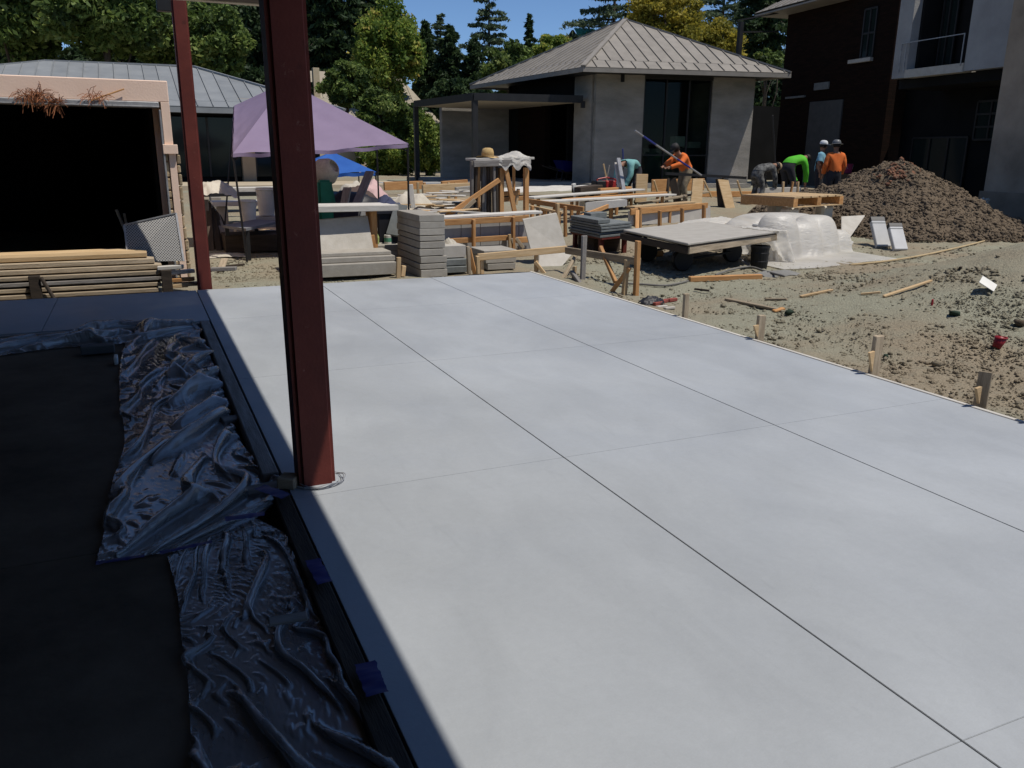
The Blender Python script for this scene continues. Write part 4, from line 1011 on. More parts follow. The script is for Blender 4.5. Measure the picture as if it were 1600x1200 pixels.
# ------------------------------------------------------------------ white topped table with leaning stone slab
tY = 12.05
a = P(470, 327, tY); b = P(620, 323, tY)
tt = empty('work_table', ((a.x + b.x) / 2, tY, terr(a.x, tY)), 'plank topped work table with a white edge right of the nearest post', 'table')
for k in range(3):
    plank('top_board', V3((a.x, tY + .02 + .22 * k, a.z + .01 * (k == 1))), V3((b.x - .05 * k, tY + .02 + .22 * k, a.z)), .215, .085, M_whitewood, tt)
for px in (480, 583):
    q = P(px, 330, tY + .12); zg = terr(q.x, q.y)
    plank('leg', (q.x, q.y, zg), (q.x, q.y, a.z - .045), .09, .09, M_wood, tt)
    plank('leg', (q.x + .06, q.y + .33, zg), (q.x + .02, q.y + .33, a.z - .045), .09, .09, M_wood, tt)
q = P(583, 380, tY); plank('brace', (q.x + .05, tY + .04, terr(q.x, tY)), (q.x + .0, tY + .04, q.z + .12), .06, .06, M_wood, tt)
s0 = P(490, 416, 11.86); s1 = P(588, 412, 11.86); s0.z = s1.z = terr(s0.x, 12.0) + .16
u0 = P(480, 345, 12.16); u1 = P(575, 337, 12.16)
MB().prism([s0, s1, V3((u1.x, 12.18, u1.z)), V3((u0.x, 12.18, u0.z))], (0, .06, .0)).build('stone_slab', M_stonelt, None, bevel=.008, label='large stone slab leaning against the white topped table', cat='stone slab')
GS = 'stone treads stacked on the ground by the slab'
zg = -.06
for k, (y0, dep, xr_, hh) in enumerate(((11.3, .75, 620, .17), (11.42, .6, 618, .07), (11.54, .46, 612, .05))):
    p = P(xr_, 420, y0); xa = P(470, 420, y0).x
    block('stone_tread', ((xa + p.x) / 2, y0 + dep / 2, zg + hh / 2 + (.05 if k == 0 else 0)), (p.x - xa, dep, hh), M_stone, None, bevel=.006, label='%s long stone tread in the low stack at the slab edge' % nth(k, 3), cat='stone slab', group=GS)
    zg += hh + (.055 if k == 0 else .003)
for x, lab in ((2.05, 'left'), (2.9, 'right')):
    block('bearer', (x, 11.7, -.035), (.1, .6, .05), M_wooddark, None, label='dark %s bearer under the low stack of stone treads' % lab, cat='wood block')
plank('form_stake', P(622, 434, 11.15), P(623, 402, 11.15), .06, .05, M_woodpale, None, 'short pale stake at the right end of the stone treads', 'stake')
plank('form_stake', P(629, 432, 11.2), P(631, 415, 11.2), .05, .06, M_woodpale, None, 'shorter stake beside the one at the stone treads', 'stake')
# small stack of pavers right of the table leg
zz = terr(3.2, 12.4)
for k in range(4):
    h_ = .085; a = P(594, 400, 12.4); b = P(623 - 1.5 * (k % 2), 400, 12.4); 
    block('paver', ((a.x + b.x) / 2, 12.65, zz + h_ / 2), (b.x - a.x + .1, .5, h_ - .004), M_stone, None, bevel=.006, label='%s paver of the low stack beside the table leg' % nth(k, 4), cat='paver', group='pavers stacked beside the table'); zz += h_
bk = P(606, 366, 12.6); bk.z = zz
ct = empty('paint_tin', bk, 'small tin with green label on the low pavers', 'tin')
MB().lathe([(.06, 0), (.06, .13), (.055, .135)], bk, 14).build('can', M_white, ct); MB().lathe([(.0615, .03), (.0615, .09)], bk, 14).build('label_band', mat('green_label', (.1, .3, .2)), ct)
pole = P(601, 360, 12.55)
wr = empty('spray_bottle', (pole.x - .12, 12.6, zz), 'white and green bottle beside the tin on the pavers', 'bottle')
MB().lathe([(.04, 0), (.045, .1), (.02, .16), (.018, .2)], (pole.x - .12, 12.6, zz), 12).build('body', mat('lime_label', (.35, .42, .15)), wr); MB().lathe([(.022, .2), (.022, .25)], (pole.x - .12, 12.6, zz), 10).build('cap', M_white, wr)
a = P(612, 345, 12.9); blk = empty('black_crate', (a.x, 13.0, terr(a.x, 13)), 'black plastic crate under the right end of the table', 'crate')
MB().box((a.x, 13.0, (terr(a.x, 13) + .75) / 2), (.5, .4, .75 - terr(a.x, 13))).build('shell', M_blackt, blk, bevel=.02)
MB().box((a.x, 12.99, .74), (.54, .44, .04)).build('rim', M_blackt, blk)
plank('leaning_paver', P(613, 368, 12.55), P(627, 320, 12.75), .2, .05, M_slate, None, 'grey slate strip leaning left of the tall paver stack', 'slate', roll=.3)
plank('leaning_paver', P(622, 370, 12.6), P(634, 330, 12.8), .2, .05, M_wooddark, None, 'dark strip leaning behind the grey slate strip', 'strip', roll=.3)

# ------------------------------------------------------------------ tall paver stack
tot = P(676, 332, 11.2).z; z0 = -.06
hs_ = [.115, .10, .10, .12, .10, .095, .10, .10, .10]; sc_ = (tot - z0) / (sum(hs_) + .03)
zz = z0; n_ = len(hs_)
for k, h_ in enumerate(hs_):
    h_ *= sc_; low = k < 3
    wd = .37 if not low else .395; ofx = random.uniform(-.008, .008); gap = .02 if k in (1, 3, 5) else .003
    block('paver', (3.735 + ofx + (.015 if low else 0), 11.15 + .56, zz + h_ / 2), (wd, 1.12, h_ - gap), M_stone, None, bevel=.005, rotz=random.uniform(-.008, .008), label='%s block of the tall paver stack at the slab end' % nth(k, n_), cat='paver', group='pavers of the tall stack')
    if gap > .01:
        block('spacer', (3.735, 11.4, zz + h_ - gap / 2 + .001), (.3, .05, gap - .003), M_wooddark, None, bevel=0, label='thin spacer under the %s block of the tall paver stack' % nth(min(k + 1, n_ - 1), n_), cat='spacer')
    zz += h_
# low pavers right of it
zz = -.05
for k, (x0, x1, Y, h_, m_) in enumerate(((690, 733, 11.35, .10, M_slate), (692, 732, 11.4, .10, M_slate), (692, 728, 11.5, .19, M_stonelt))):
    a = P(x0, 410, Y); b = P(x1, 410, Y); block('paver', ((a.x + b.x) / 2, Y + .3, zz + h_ / 2), (b.x - a.x, .6, h_ - .012), m_, None, bevel=.006, label='%s stone of the short stack right of the tall pavers' % nth(k, 3), cat='paver', group='short paver stack'); zz += h_
zz = -.05
for k in range(3):
    a = P(768 - 3 * k, 420, 11.3); b = P(812 + 6 * k % 5, 420, 11.3); h_ = .1
    block('paver', ((a.x + b.x) / 2, 11.75, zz + h_ / 2), (b.x - a.x, .6, h_ - .01), M_stone, None, bevel=.006, label='%s stone of the stack behind the low batter board' % nth(k, 3), cat='paver', group='pavers behind the batter board'); zz += h_
rag('paper_scrap', P(703, 388, 11.8), .12, .12, .14, M_tarp, 'crumpled cement bag on the short stone stack', 'bag', seed=12)

# ------------------------------------------------------------------ formwork wall
FY = 13.4
fw = empty('form_wall', P(757, 400, FY), 'orange timber form wall around a grey block bench', 'formwork')
def fp(x0, y0, x1, y1, wd, ht, nm='rail', m_=M_wood, Y=FY, Y1=None, par=None):
    a, b = P(x0, y0, Y), P(x1, y1, Y1 or Y)
    if nm in ('stud', 'post', 'upright') and abs(y1 - y0) > 28:
        lo = a if a.z < b.z else b; lo.z = min(lo.z, terr(lo.x, lo.y) - .02)
    return plank(nm, a, b, wd, ht, m_, par or fw)
fp(688, 340, 842, 331, .30, .045, 'top_plate', M_whitewood, FY + .2)
fp(690, 348, 826, 341, .045, .10)
fp(700, 377, 798, 371, .045, .09); fp(806, 375, 830, 374, .045, .10)
for x0, y0, y1 in ((740, 343, 397), (802, 339, 371), (745, 395, 396)):
    if y1 - y0 > 5: fp(x0, y1, x0, y0, .05, .085, 'stud', Y=FY - .055)
fp(796, 366, 797, 390, .05, .05, 'stud', M_woodpale, FY - .06); fp(800, 372, 806, 389, .03, .06, 'stud', M_woodold, FY - .08); fp(806, 372, 818, 388, .03, .06, 'stud', M_woodold, FY - .08)
for k in range(5):
    a = P(690 + k * 30, 361, FY + .1); b = P(690 + (k + 1) * 30 - .6, 361, FY + .1)
    block('block_face', ((a.x + b.x) / 2, FY + .2, (P(720, 350, FY).z + P(720, 398, FY).z) / 2), (b.x - a.x, .25, P(720, 350, FY).z - P(720, 400, FY).z), mat('bench_block', (.33, .325, .315), (.27, .265, .26), scale=6), fw, bevel=.004)
# upper back forms: long timbers running away to the right
ff = empty('form_deck', P(900, 330, 16), 'orange timber form frame with pale top boards left of the workers', 'formwork')
def fb(x0, y0, Y0, x1, y1, Y1, wd, ht, m_=M_wood, nm='rail', par=ff):
    a, b = P(x0, y0, Y0), P(x1, y1, Y1)
    if nm == 'stud':
        lo = a if a.z < b.z else b; lo.z = min(lo.z, terr(lo.x, lo.y) - .02)
    elif par is ff:
        for t in (.08, .5, .92):
            q = a.lerp(b, t); zg = terr(q.x, q.y)
            if q.z - ht / 2 - zg > .06: plank('support', (q.x, q.y + .02, zg - .02), (q.x, q.y + .02, q.z - ht / 2 - .002), .06, .07, M_wood, ff)
    return plank(nm, a, b, wd, ht, m_, par)
fb(826, 309, 17.2, 1000, 296, 18.6, .34, .04, M_whitewood, 'deck_board')
fb(850, 315, 16.4, 1050, 304, 17.6, .30, .04, M_whitewood, 'deck_board')
fb(880, 312, 17.0, 1040, 301, 18.2, .12, .05, M_wood, 'deck_board')
fb(826, 314, 16.6, 912, 327, 14.9, .045, .10)
fb(828, 322, 16.2, 878, 333, 15.2, .04, .05, M_woodpale)
for i, px in enumerate((832, 840, 848, 856, 864)): fb(px, 338 + i, 15.8, px, 322 + i * 2, 15.8, .05, .05, M_wooddark if i % 2 else M_wood, 'stud')
fb(872, 350, 15.1, 871, 318, 15.1, .06, .09, M_woodpale, 'stud'); fb(884, 350, 14.9, 883, 322, 14.9, .05, .08, M_wood, 'stud')
fb(892, 345, 14.8, 960, 318, 17.0, .045, .09)
fb(985, 331, 15.8, 1105, 321, 16.6, .05, .13)
fb(985, 324, 16.0, 1080, 316, 16.8, .25, .045, M_woodpale, 'deck_board')
for px, y0, y1 in ((1000, 350, 324), (1031, 352, 329), (1066, 349, 325), (1100, 345, 320)): fb(px, y0, 15.5, px, y1, 15.5, .05, .10, M_wood, 'stud')
a = P(985, 352, 15.9); b = P(1110, 345, 16.6); 
MB().prism([a, b, P(1110, 322, 16.6), P(985, 330, 15.9)], (0, .1, 0)).build('cast_wall', mat('cast_concrete', (.50, .48, .44), (.43, .41, .38), scale=5), ff)
fb(995, 380, 14.6, 996, 330, 15.4, .08, .08, M_wood, 'stud')
fb(900, 297, 18.5, 935, 293, 18.8, .3, .14, M_wooddark, 'deck_board'); fb(936, 300, 18.4, 985, 297, 18.8, .1, .18, M_wood)
a = P(915, 330, 16.6); b = P(980, 322, 16.6); MB().prism([a, b, P(980, 312, 16.6), P(915, 316, 16.6)], (0, .3, 0)).build('cast_wall', MATS['cast_concrete'], ff)
# white rim of the terrace and dirty rags
rag('white_sheet', P(880, 291, 21.5) - V3((0, 0, .15)), 2.4, .6, .16, M_whitewood, 'dusty white sheet lying along the back of the forms', 'sheet', seed=21, n=40)
fb2 = plank('plywood_sheet', P(1018, 290, 20.4), P(1100, 288, 20.4), .05, .34, M_wood, None, 'orange panel between the two bent workers behind the sawhorses', 'board')
plank('plywood_sheet', P(993, 294, 19.0), P(1011, 294, 19.0), .04, .72, M_woodpale, None, 'upright plywood panel in front of the teal shirted worker', 'board')
plank('long_board', P(1000, 318, 17.5), P(1105, 300, 19.2), .12, .05, M_woodold, None, 'weathered board slanting under the sawhorse table', 'board')
plank('white_tube', P(900, 309, 18.6), P(896, 287, 18.6), .09, .09, M_white, None, 'short white tube leaning behind the forms', 'tube')
rb_ = P(941, 302, 19.0)
rd = empty('jobsite_radio', rb_, 'red and black jobsite radio on the back form', 'radio')
MB().box((rb_.x - .12, rb_.y, rb_.z + .17), (.28, .3, .3)).build('speaker', M_black, rd, bevel=.02)
MB().box((rb_.x + .18, rb_.y + .02, rb_.z + .17), (.3, .28, .3)).build('case', mat('radio_red', (.38, .03, .025), (.3, .02, .02), rough=.4), rd, bevel=.02)
for s in (-1, 1): MB().bar((rb_.x + .05 + .27 * s, rb_.y - .1, rb_.z), (rb_.x + .05 + .27 * s, rb_.y - .1, rb_.z + .36), .03, .03).build('guard_bar', MATS['radio_red'], rd)
MB().tube([(rb_.x - .2, rb_.y - .1, rb_.z + .36), (rb_.x + .05, rb_.y - .1, rb_.z + .40), (rb_.x + .3, rb_.y - .1, rb_.z + .36)], .02, 6).build('handle', MATS['radio_red'], rd)
# wheelbarrow in the porch shade
wb = P(886, 280, 28.0); wg = .66
wbk = empty('wheelbarrow', (wb.x, wb.y, wg), 'blue wheelbarrow standing in the shade of the pavilion porch', 'wheelbarrow')
a = V3((wb.x, wb.y, wg + .35))
MB().add([a + V3((-.25, -.25, 0)), a + V3((.25, -.25, 0)), a + V3((.25, .25, 0)), a + V3((-.25, .25, 0)), a + V3((-.42, -.36, .4)), a + V3((.5, -.36, .34)), a + V3((.5, .36, .34)), a + V3((-.42, .36, .4))], [(0, 3, 2, 1), (0, 1, 5, 4), (1, 2, 6, 5), (2, 3, 7, 6), (3, 0, 4, 7)]).build('tray', mat('blue_tray', (.006, .008, .10), (.005, .006, .08), rough=.4), wbk)
for s in (-1, 1):
    MB().tube([a + V3((.6, 0, -.15)), a + V3((-.2, .22 * s, 0)), a + V3((-.9, .28 * s, .2))], .02, 6).build('handle', M_wooddark, wbk)
    MB().tube([a + V3((-.3, .2 * s, 0)), V3((wb.x - .35, wb.y + .22 * s, wg))], .018, 6).build('leg', M_steel, wbk)
MB().lathe([(.12, -.05), (.19, -.04), (.19, .04), (.12, .05)], (wb.x + .62, wb.y, wg + .19), 16, Matrix.Rotation(math.pi / 2, 3, 'X')).build('wheel', M_black, wbk)

# ------------------------------------------------------------------ timber tower with hat
TY = 15.4
tw = empty('timber_rack', P(780, 335, TY), 'rack of upright boards under a wrapped top left of the porch', 'timber rack')
cols = [M_woodgrey, M_wooddark, M_wood, M_woodgrey, M_woodgrey, M_wooddark, M_woodold, M_woodgrey, M_wooddark]
for i, (xb, xt) in enumerate(((737, 737), (741, 744), (748, 747), (753, 755), (758, 757), (763, 762), (768, 767), (773, 771), (777, 775))):
    fp(xb, 334, xt, 252, .05, .085, 'upright', cols[i], TY + random.uniform(-.1, .12), par=tw)
for i in range(6): fp(740 + i * 7, 334, 742 + i * 6.5, 255, .05, .08, 'upright', random.choice(cols), TY + .3, par=tw)
fp(783, 334, 783, 262, .09, .10, 'post', M_wood, TY, par=tw); fp(822, 332, 822, 262, .09, .10, 'post', M_wood, TY + .05, par=tw)
fp(804, 331, 790, 263, .05, .09, 'brace', M_wood, TY - .08, par=tw); fp(806, 320, 810, 295, .05, .06, 'brace', M_woodpale, TY + .1, par=tw)
fp(697, 338, 780, 281, .05, .09, 'brace', M_wood, TY - .14, par=tw); fp(716, 337, 742, 312, .05, .08, 'brace', M_woodold, TY - .2, par=tw)
fp(803, 295, 803, 260, .05, .05, 'post', M_wood, TY + .5, par=tw); fp(768, 304, 812, 301, .05, .09, 'rail', M_wood, TY + .08, par=tw); fp(786, 312, 824, 309, .05, .09, 'rail', M_wood, TY + .55, par=tw)
fp(735, 249, 826, 247, .55, .045, 'top_board', M_whitewood, TY + .15, par=tw)
fp(740, 256, 800, 254, .05, .12, 'rail', M_woodgrey, TY - .12, par=tw)
# straw hat
ht = P(762, 247, TY + .1); hat = empty('straw_hat', ht + V3((0, 0, .03)), 'straw sun hat lying on top of the timber rack', 'hat')
M_straw = mat('straw', (.56, .39, .17), (.44, .29, .12), scale=30, rough=.9, bump=.3)
hc = ht + V3((0, 0, .025))
MB().lathe([(.125, .0), (.12, .09), (.10, .15), (.05, .17), (.01, .165)], hc, 20).build('crown', M_straw, hat, smooth=True)
hb = MB(); n = 28
for r_, ri in ((.125, 0), (.20, 1), (.235, 2)):
    for i in range(n):
        a = 2 * math.pi * i / n; hb.v.append((hc.x + r_ * math.cos(a), hc.y + r_ * math.sin(a), hc.z + .012 * ri * math.sin(2 * a + .5) + (.0, -.005, -.008)[ri]))
for ri in range(2):
    for i in range(n): hb.f.append((ri * n + i, ri * n + (i + 1) % n, (ri + 1) * n + (i + 1) % n, (ri + 1) * n + i))
hb.build('brim', M_straw, hat, smooth=True)
MB().lathe([(.127, .005), (.123, .04)], hc, 20).build('band', mat('hat_band', (.32, .22, .1)), hat)

# ------------------------------------------------------------------ slate stack on its red stand
SYs = 12.3
a0 = P(888, 352, SYs + 1.2); 
c_f = P(938, 368, SYs); c_r = P(986, 361, SYs + .35); c_l = P(889, 356, SYs + 1.25)
zt_ = P(938, 350, SYs).z; zb_ = P(938, 372, SYs).z
ex_ = V3((c_r.x - c_f.x, c_r.y - c_f.y, 0)); ey_ = V3((c_l.x - c_f.x, c_l.y - c_f.y, 0))
NL = 5
for k in range(NL):
    h_ = (zt_ - zb_) / NL; b0_ = V3((c_f.x, c_f.y, zb_ + h_ * k)) + V3((random.uniform(-.02, .02), random.uniform(-.02, .02), 0))
    MB().prism([b0_, b0_ + ex_, b0_ + ex_ + ey_, b0_ + ey_], (0, 0, h_ - .01)).build('slate_tile', M_slate, None, bevel=.005, label='%s tile of the slate stack on the red stand' % nth(k, NL), cat='slate tile', group='slate tiles on the red stand')
    zt2 = zb_ + h_ * (k + 1)
ey2 = ey_ * .93
MB().prism([V3((c_f.x, c_f.y, zt2)) + ey_ * .05 - ex_ * .03, V3((c_f.x, c_f.y, zt2)) + ey_ * .05 + ex_ * .35, V3((c_f.x, c_f.y, zt2)) + ey2 + ex_ * .35, V3((c_f.x, c_f.y, zt2)) + ey2 - ex_ * .03], (0, 0, .06)).build('slate_tile', M_slate, None, bevel=.005, label='narrow slate piece lying left on the slate stack', cat='slate tile')
MB().prism([V3((c_f.x, c_f.y, zt2)) + ey_ * .7 + ex_ * .4, V3((c_f.x, c_f.y, zt2)) + ey_ * .7 + ex_ * .95, V3((c_f.x, c_f.y, zt2)) + ey2 + ex_ * .95, V3((c_f.x, c_f.y, zt2)) + ey2 + ex_ * .4], (0, 0, .10)).build('slate_tile', M_slate, None, bevel=.005, label='small slate piece at the back on the slate stack', cat='slate tile')
sd = empty('red_stand', c_f + V3((.3, .5, 0)), 'dark red steel stand carrying the slate stack', 'stand')
zz = zb_ - .035
MB().prism([V3((c_f.x, c_f.y, zz)) + ex_ * .05, V3((c_f.x, c_f.y, zz)) + ex_ * .95, V3((c_f.x, c_f.y, zz)) + ex_ * .95 + ey_, V3((c_f.x, c_f.y, zz)) + ex_ * .05 + ey_], (0, 0, .03)).build('tray', M_red, sd)
for u in (.12, .88):
    for v in (.08, .9):
        q = V3((c_f.x, c_f.y, 0)) + ex_ * u + ey_ * v; MB().bar((q.x, q.y, terr(q.x, q.y)), (q.x, q.y, zz), .07, .07).build('leg', M_red, sd)
# dark crates behind stand
q = V3((c_f.x, c_f.y, 0)) + ex_ * .6 + ey_ * .6; block('dark_crate', (q.x, q.y, terr(q.x, q.y) + .13), (.55, .6, .26), M_wooddark, None, label='dark crate on the ground under the red stand', cat='crate')
for k, (px, py, lab) in enumerate(((1022, 397, 'orange offcut block right of the red stand'), (1010, 402, 'pale offcut block under the cart corner'))):
    q = G(px, py + 4); plank('offcut', q + V3((-.2, 0, .05)), q + V3((.18, .05, .05)), .12, .1, (M_wood, M_woodpale)[k], None, lab, 'wood offcut')

# ------------------------------------------------------------------ square tiles leaning
def tile(a, b, c, d, label, th=.035):
    MB().prism([a, b, c, d], (.0, th, .01)).build('stone_tile', M_stonelt, None, bevel=.006, label=label, cat='stone tile')
tile(P(832, 401, 12.0), P(889, 399, 12.0), P(870, 333, 12.25), P(817, 343, 12.25), 'large square tile leaning, upper of the two by the batter board')
tile(P(841, 426, 11.62), P(872, 424, 11.6), P(897, 394, 11.85), P(843, 398, 11.85), 'square tile leaning low under the batter board')
# ------------------------------------------------------------------ batter boards
b1 = empty('batter_board', P(805, 425, 11.1), 'pale low batter board in front of the leaning tiles', 'batter board')
def bb(par, x0, y0, Y0, x1, y1, Y1, wd, ht, m_=M_woodold, nm='rail', roll=0.0): return plank(nm, P(x0, y0, Y0), P(x1, y1, Y1), wd, ht, m_, par, roll=roll, rag=.006)
bb(b1, 746, 402, 11.15, 886, 389, 11.05, .04, .10, M_woodpale)
for x0, y0, x1, y1, Y in ((733, 428, 731, 385, 11.1), (747, 428, 746, 400, 11.05), (838, 424, 838, 396, 11.12), (753, 428, 752, 406, 11.2)): bb(b1, x0, y0, Y, x1, y1, Y, .05, .06, M_woodpale if x0 != 733 else M_woodold, 'stake')
bb(b1, 742, 428, 11.15, 733, 388, 11.2, .03, .06, M_wood, 'brace'); bb(b1, 856, 434, 11.0, 836, 409, 11.1, .05, .05, M_woodpale, 'brace')
b2 = empty('batter_board', P(945, 440, 10.2), 'grey weathered batter board with tall stakes by the slab corner', 'batter board')
bb(b2, 884, 391, 11.0, 1000, 409, 9.4, .04, .10, M_woodold)
bb(b2, 910, 444, 10.15, 913, 368, 10.15, .07, .05, M_woodgrey, 'stake'); bb(b2, 993, 471, 9.0, 997, 376, 9.0, .06, .065, M_wood, 'stake'); bb(b2, 975, 463, 9.1, 980, 406, 9.1, .06, .06, M_woodpale, 'stake')
bb(b2, 878, 438, 10.4, 902, 396, 10.9, .05, .05, M_woodold, 'brace'); bb(b2, 962, 441, 9.7, 938, 386, 10.3, .05, .06, M_wood, 'brace'); bb(b2, 956, 456, 9.3, 984, 418, 9.05, .05, .05, M_wood, 'brace'); bb(b2, 913, 451, 9.9, 893, 424, 10.3, .06, .05, M_woodgrey, 'brace'); bb(b2, 896, 441, 10.3, 898, 416, 10.3, .05, .05, M_woodpale, 'stake')
# ------------------------------------------------------------------ low cart with stone deck
zk = .42
cF = Gz(1075, 384, zk); cL = Gz(974, 362, zk); cR = Gz(1217, 364, zk); cB = cL + (cR - cF) * .9
ct = empty('slab_cart', (cF + cB) / 2 - V3((0, 0, .5)), 'low wheeled cart carrying a broad stone deck beside the red stand', 'cart')
MB().prism([cF, cR, cB, cL], (0, 0, .035)).build('stone_deck', mat('deck_stone', (.43, .405, .36), (.36, .335, .295), scale=5, rough=.85, bump=.2, bscale=60), ct, bevel=.008)
MB().prism([cF + V3((.05, .03, -.022)), cR + V3((-.03, .02, -.022)), cB + V3((-.05, -.05, -.022)), cL + V3((.05, -.02, -.022))], (0, 0, .018)).build('pad', M_wooddark, ct)
for a, b in ((cF, cR), (cF, cL), (cL, cB)):
    d = (b - a).normalized(); ins = V3((.05, .06, 0)); plank('frame_rail', a + ins - V3((0, 0, .075)), b + V3((.0, .06, -.075)), .05, .10, M_woodold if a is cF and b is cR else M_wooddark, ct)
def wheel(p, r, w_, ax, par, hub=True):
    Rm = Matrix.Rotation(math.pi / 2, 3, 'Y'); Rz = Matrix.Rotation(ax, 3, 'Z') @ Rm
    t = MB().lathe([(r * .55, -w_ / 2), (r * .9, -w_ / 2), (r, -w_ * .3), (r, w_ * .3), (r * .9, w_ / 2), (r * .55, w_ / 2)], p, 22, Rz).build('wheel', M_black, par, smooth=False)
    MB().lathe([(.03, -w_ * .3), (r * .54, -w_ * .35), (r * .54, w_ * .3), (.03, w_ * .3)], p, 16, Rz).build('rim', M_galv, t)
dx_ = (cR - cF).normalized(); dy_ = (cL - cF).normalized(); axz = math.atan2(dy_.y, dy_.x)
for u, v in ((.17, .3), (.72, .3), (.17, .85), (.72, .85)):
    q = cF + (cR - cF) * u + (cL - cF) * v; zg = terr(q.x, q.y); wheel(V3((q.x, q.y, zg + .17)), .17, .1, axz, ct)
for v in (.3, .85):
    q0 = cF + (cR - cF) * .17 + (cL - cF) * v; q1 = cF + (cR - cF) * .72 + (cL - cF) * v
    MB().tube([V3((q0.x, q0.y, terr(q0.x, q0.y) + .17)), V3((q1.x, q1.y, terr(q1.x, q1.y) + .17))], .02, 6).build('axle', M_steel, ct)
    for q in (q0, q1): MB().bar((q.x, q.y + .09, terr(q.x, q.y) + .15), (q.x, q.y + .09, zk - .02), .05, .05).build('strut', M_steel, ct)
p = G(1192, 421); pc = empty('black_pail', p, 'black ribbed pail standing under the right end of the cart deck', 'pail')
MB().lathe([(.12, 0), (.135, .12), (.13, .13), (.14, .25), (.135, .26), (.145, .36), (.13, .36)], p + V3((0, .1, 0)), 18).build('body', M_black, pc); MB().lathe([(.15, .33), (.15, .36)], p + V3((0, .1, 0)), 18).build('rim', M_steel, pc)
plank('metal_rod', G(1176, 421) + V3((0, 0, .01)), P(1155, 404, 10.6), .03, .03, M_galv, None, 'short pale rod leaning under the cart deck', 'rod')
# orange timber on the ground in front of the cart
plank('timber', G(1077, 440) + V3((0, 0, .035)), G(1189, 436) + V3((0, 0, .035)), .09, .07, M_wood, None, 'orange timber lying on the dirt in front of the cart', 'timber')
# hoses and cloth
M_rope = mat('hose_tan', (.46, .35, .2), (.36, .27, .15), rough=.8); M_hoseg = mat('hose_grey', (.2, .19, .17), (.13, .12, .11), rough=.6)
def hose(pix, r, m_, label, lift=.0, nm='hose', cat='hose'):
    pts = [G(*q) + V3((0, 0, r + .012 + lift)) for q in pix]; out = []
    n = len(pts)
    for i in range(n - 1):
        p0, p1, p2, p3 = pts[max(i - 1, 0)], pts[i], pts[i + 1], pts[min(i + 2, n - 1)]
        for k in range(6):
            t = k / 6; out.append(.5 * ((2 * p1) + (p2 - p0) * t + (2 * p0 - 5 * p1 + 4 * p2 - p3) * t * t + (3 * p1 - p0 - 3 * p2 + p3) * t ** 3))
    out.append(pts[-1]); return MB().tube(out, r, 6).build(nm, m_, None, smooth=True, label=label, cat=cat)
hose([(1328, 417), (1385, 411), (1440, 402), (1490, 391), (1530, 381), (1560, 372), (1567, 363), (1562, 358)], .02, M_rope, 'tan hose curving over the dirt below the spoil heap')
hose([(1118, 435), (1140, 427), (1170, 422), (1198, 430), (1225, 437)], .018, M_hoseg, 'grey hose looping at the right end of the orange timber', .02)
hose([(965, 445), (1000, 447), (1040, 449), (1075, 442)], .015, M_hoseg, 'thin grey hose on the dirt behind the batter board')
rag('grey_cloth', G(1215, 430), .34, .22, .07, mat('grey_cloth_m', (.2, .195, .18), (.14, .135, .125), rough=.9), 'flat grey cloth on the dirt beside the black pail', seed=31)

# ------------------------------------------------------------------ clear plastic
def plastic_mat(name, tint, transp, rough=.22, dif=.5, crinkle=False):
    m = bpy.data.materials.new(name); m.use_nodes = True
    n = m.node_tree.nodes; L = m.node_tree.links; n.clear()
    b = n.new('ShaderNodeBsdfPrincipled'); b.inputs['Base Color'].default_value = (*tint, 1); b.inputs['Roughness'].default_value = rough
    b.inputs['Specular IOR Level'].default_value = .7; b.inputs['Coat Weight'].default_value = 1.0 if crinkle else .0; b.inputs['Coat IOR'].default_value = 1.6 if crinkle else 1.5; b.inputs['Coat Roughness'].default_value = .12
    t = n.new('ShaderNodeBsdfTranslucent'); t.inputs['Color'].default_value = (*tint, 1)
    x = n.new('ShaderNodeMixShader'); x.inputs[0].default_value = dif; L.new(b.outputs[0], x.inputs[1]); L.new(t.outputs[0], x.inputs[2])
    tr = n.new('ShaderNodeBsdfTransparent'); y = n.new('ShaderNodeMixShader')
    nz = n.new('ShaderNodeTexNoise'); nz.inputs['Scale'].default_value = 3.0; nz.inputs['Detail'].default_value = 5
    mr = n.new('ShaderNodeMapRange'); mr.inputs[1].default_value = .35; mr.inputs[2].default_value = .65; mr.inputs[3].default_value = max(0, transp - .18); mr.inputs[4].default_value = min(1, transp + .15)
    L.new(nz.outputs['Fac'], mr.inputs[0]); L.new(mr.outputs[0], y.inputs[0]); L.new(x.outputs[0], y.inputs[1]); L.new(tr.outputs[0], y.inputs[2])
    nb = n.new('ShaderNodeTexNoise'); nb.inputs['Scale'].default_value = 11; nb.inputs['Detail'].default_value = 4; nb.inputs['Distortion'].default_value = 2.2
    bp = n.new('ShaderNodeBump'); bp.inputs['Strength'].default_value = .55; bp.inputs['Distance'].default_value = .03; L.new(nb.outputs['Fac'], bp.inputs['Height']); L.new(bp.outputs[0], b.inputs['Normal'])
    if crinkle:
        mr.inputs[3].default_value = max(0, transp - .30); mr.inputs[4].default_value = transp + .22
        nb.inputs['Scale'].default_value = 9; nb.inputs['Detail'].default_value = 2; nb.inputs['Distortion'].default_value = 1.0; bp.inputs['Strength'].default_value = .12; bp.inputs['Distance'].default_value = .03; L.new(bp.outputs[0], b.inputs['Coat Normal'])
    o = n.new('ShaderNodeOutputMaterial'); L.new(y.outputs[0], o.inputs[0]); return m
PL_white = plastic_mat('milky_plastic', (.80, .77, .71), .14, .42, .45)
PL_clear = plastic_mat('clear_plastic', (.31, .30, .295), .38, .17, .12, True)
def ridged(x, y, z=0.0): return 1 - abs(fbm(x, y, z, 3)) * 1.6
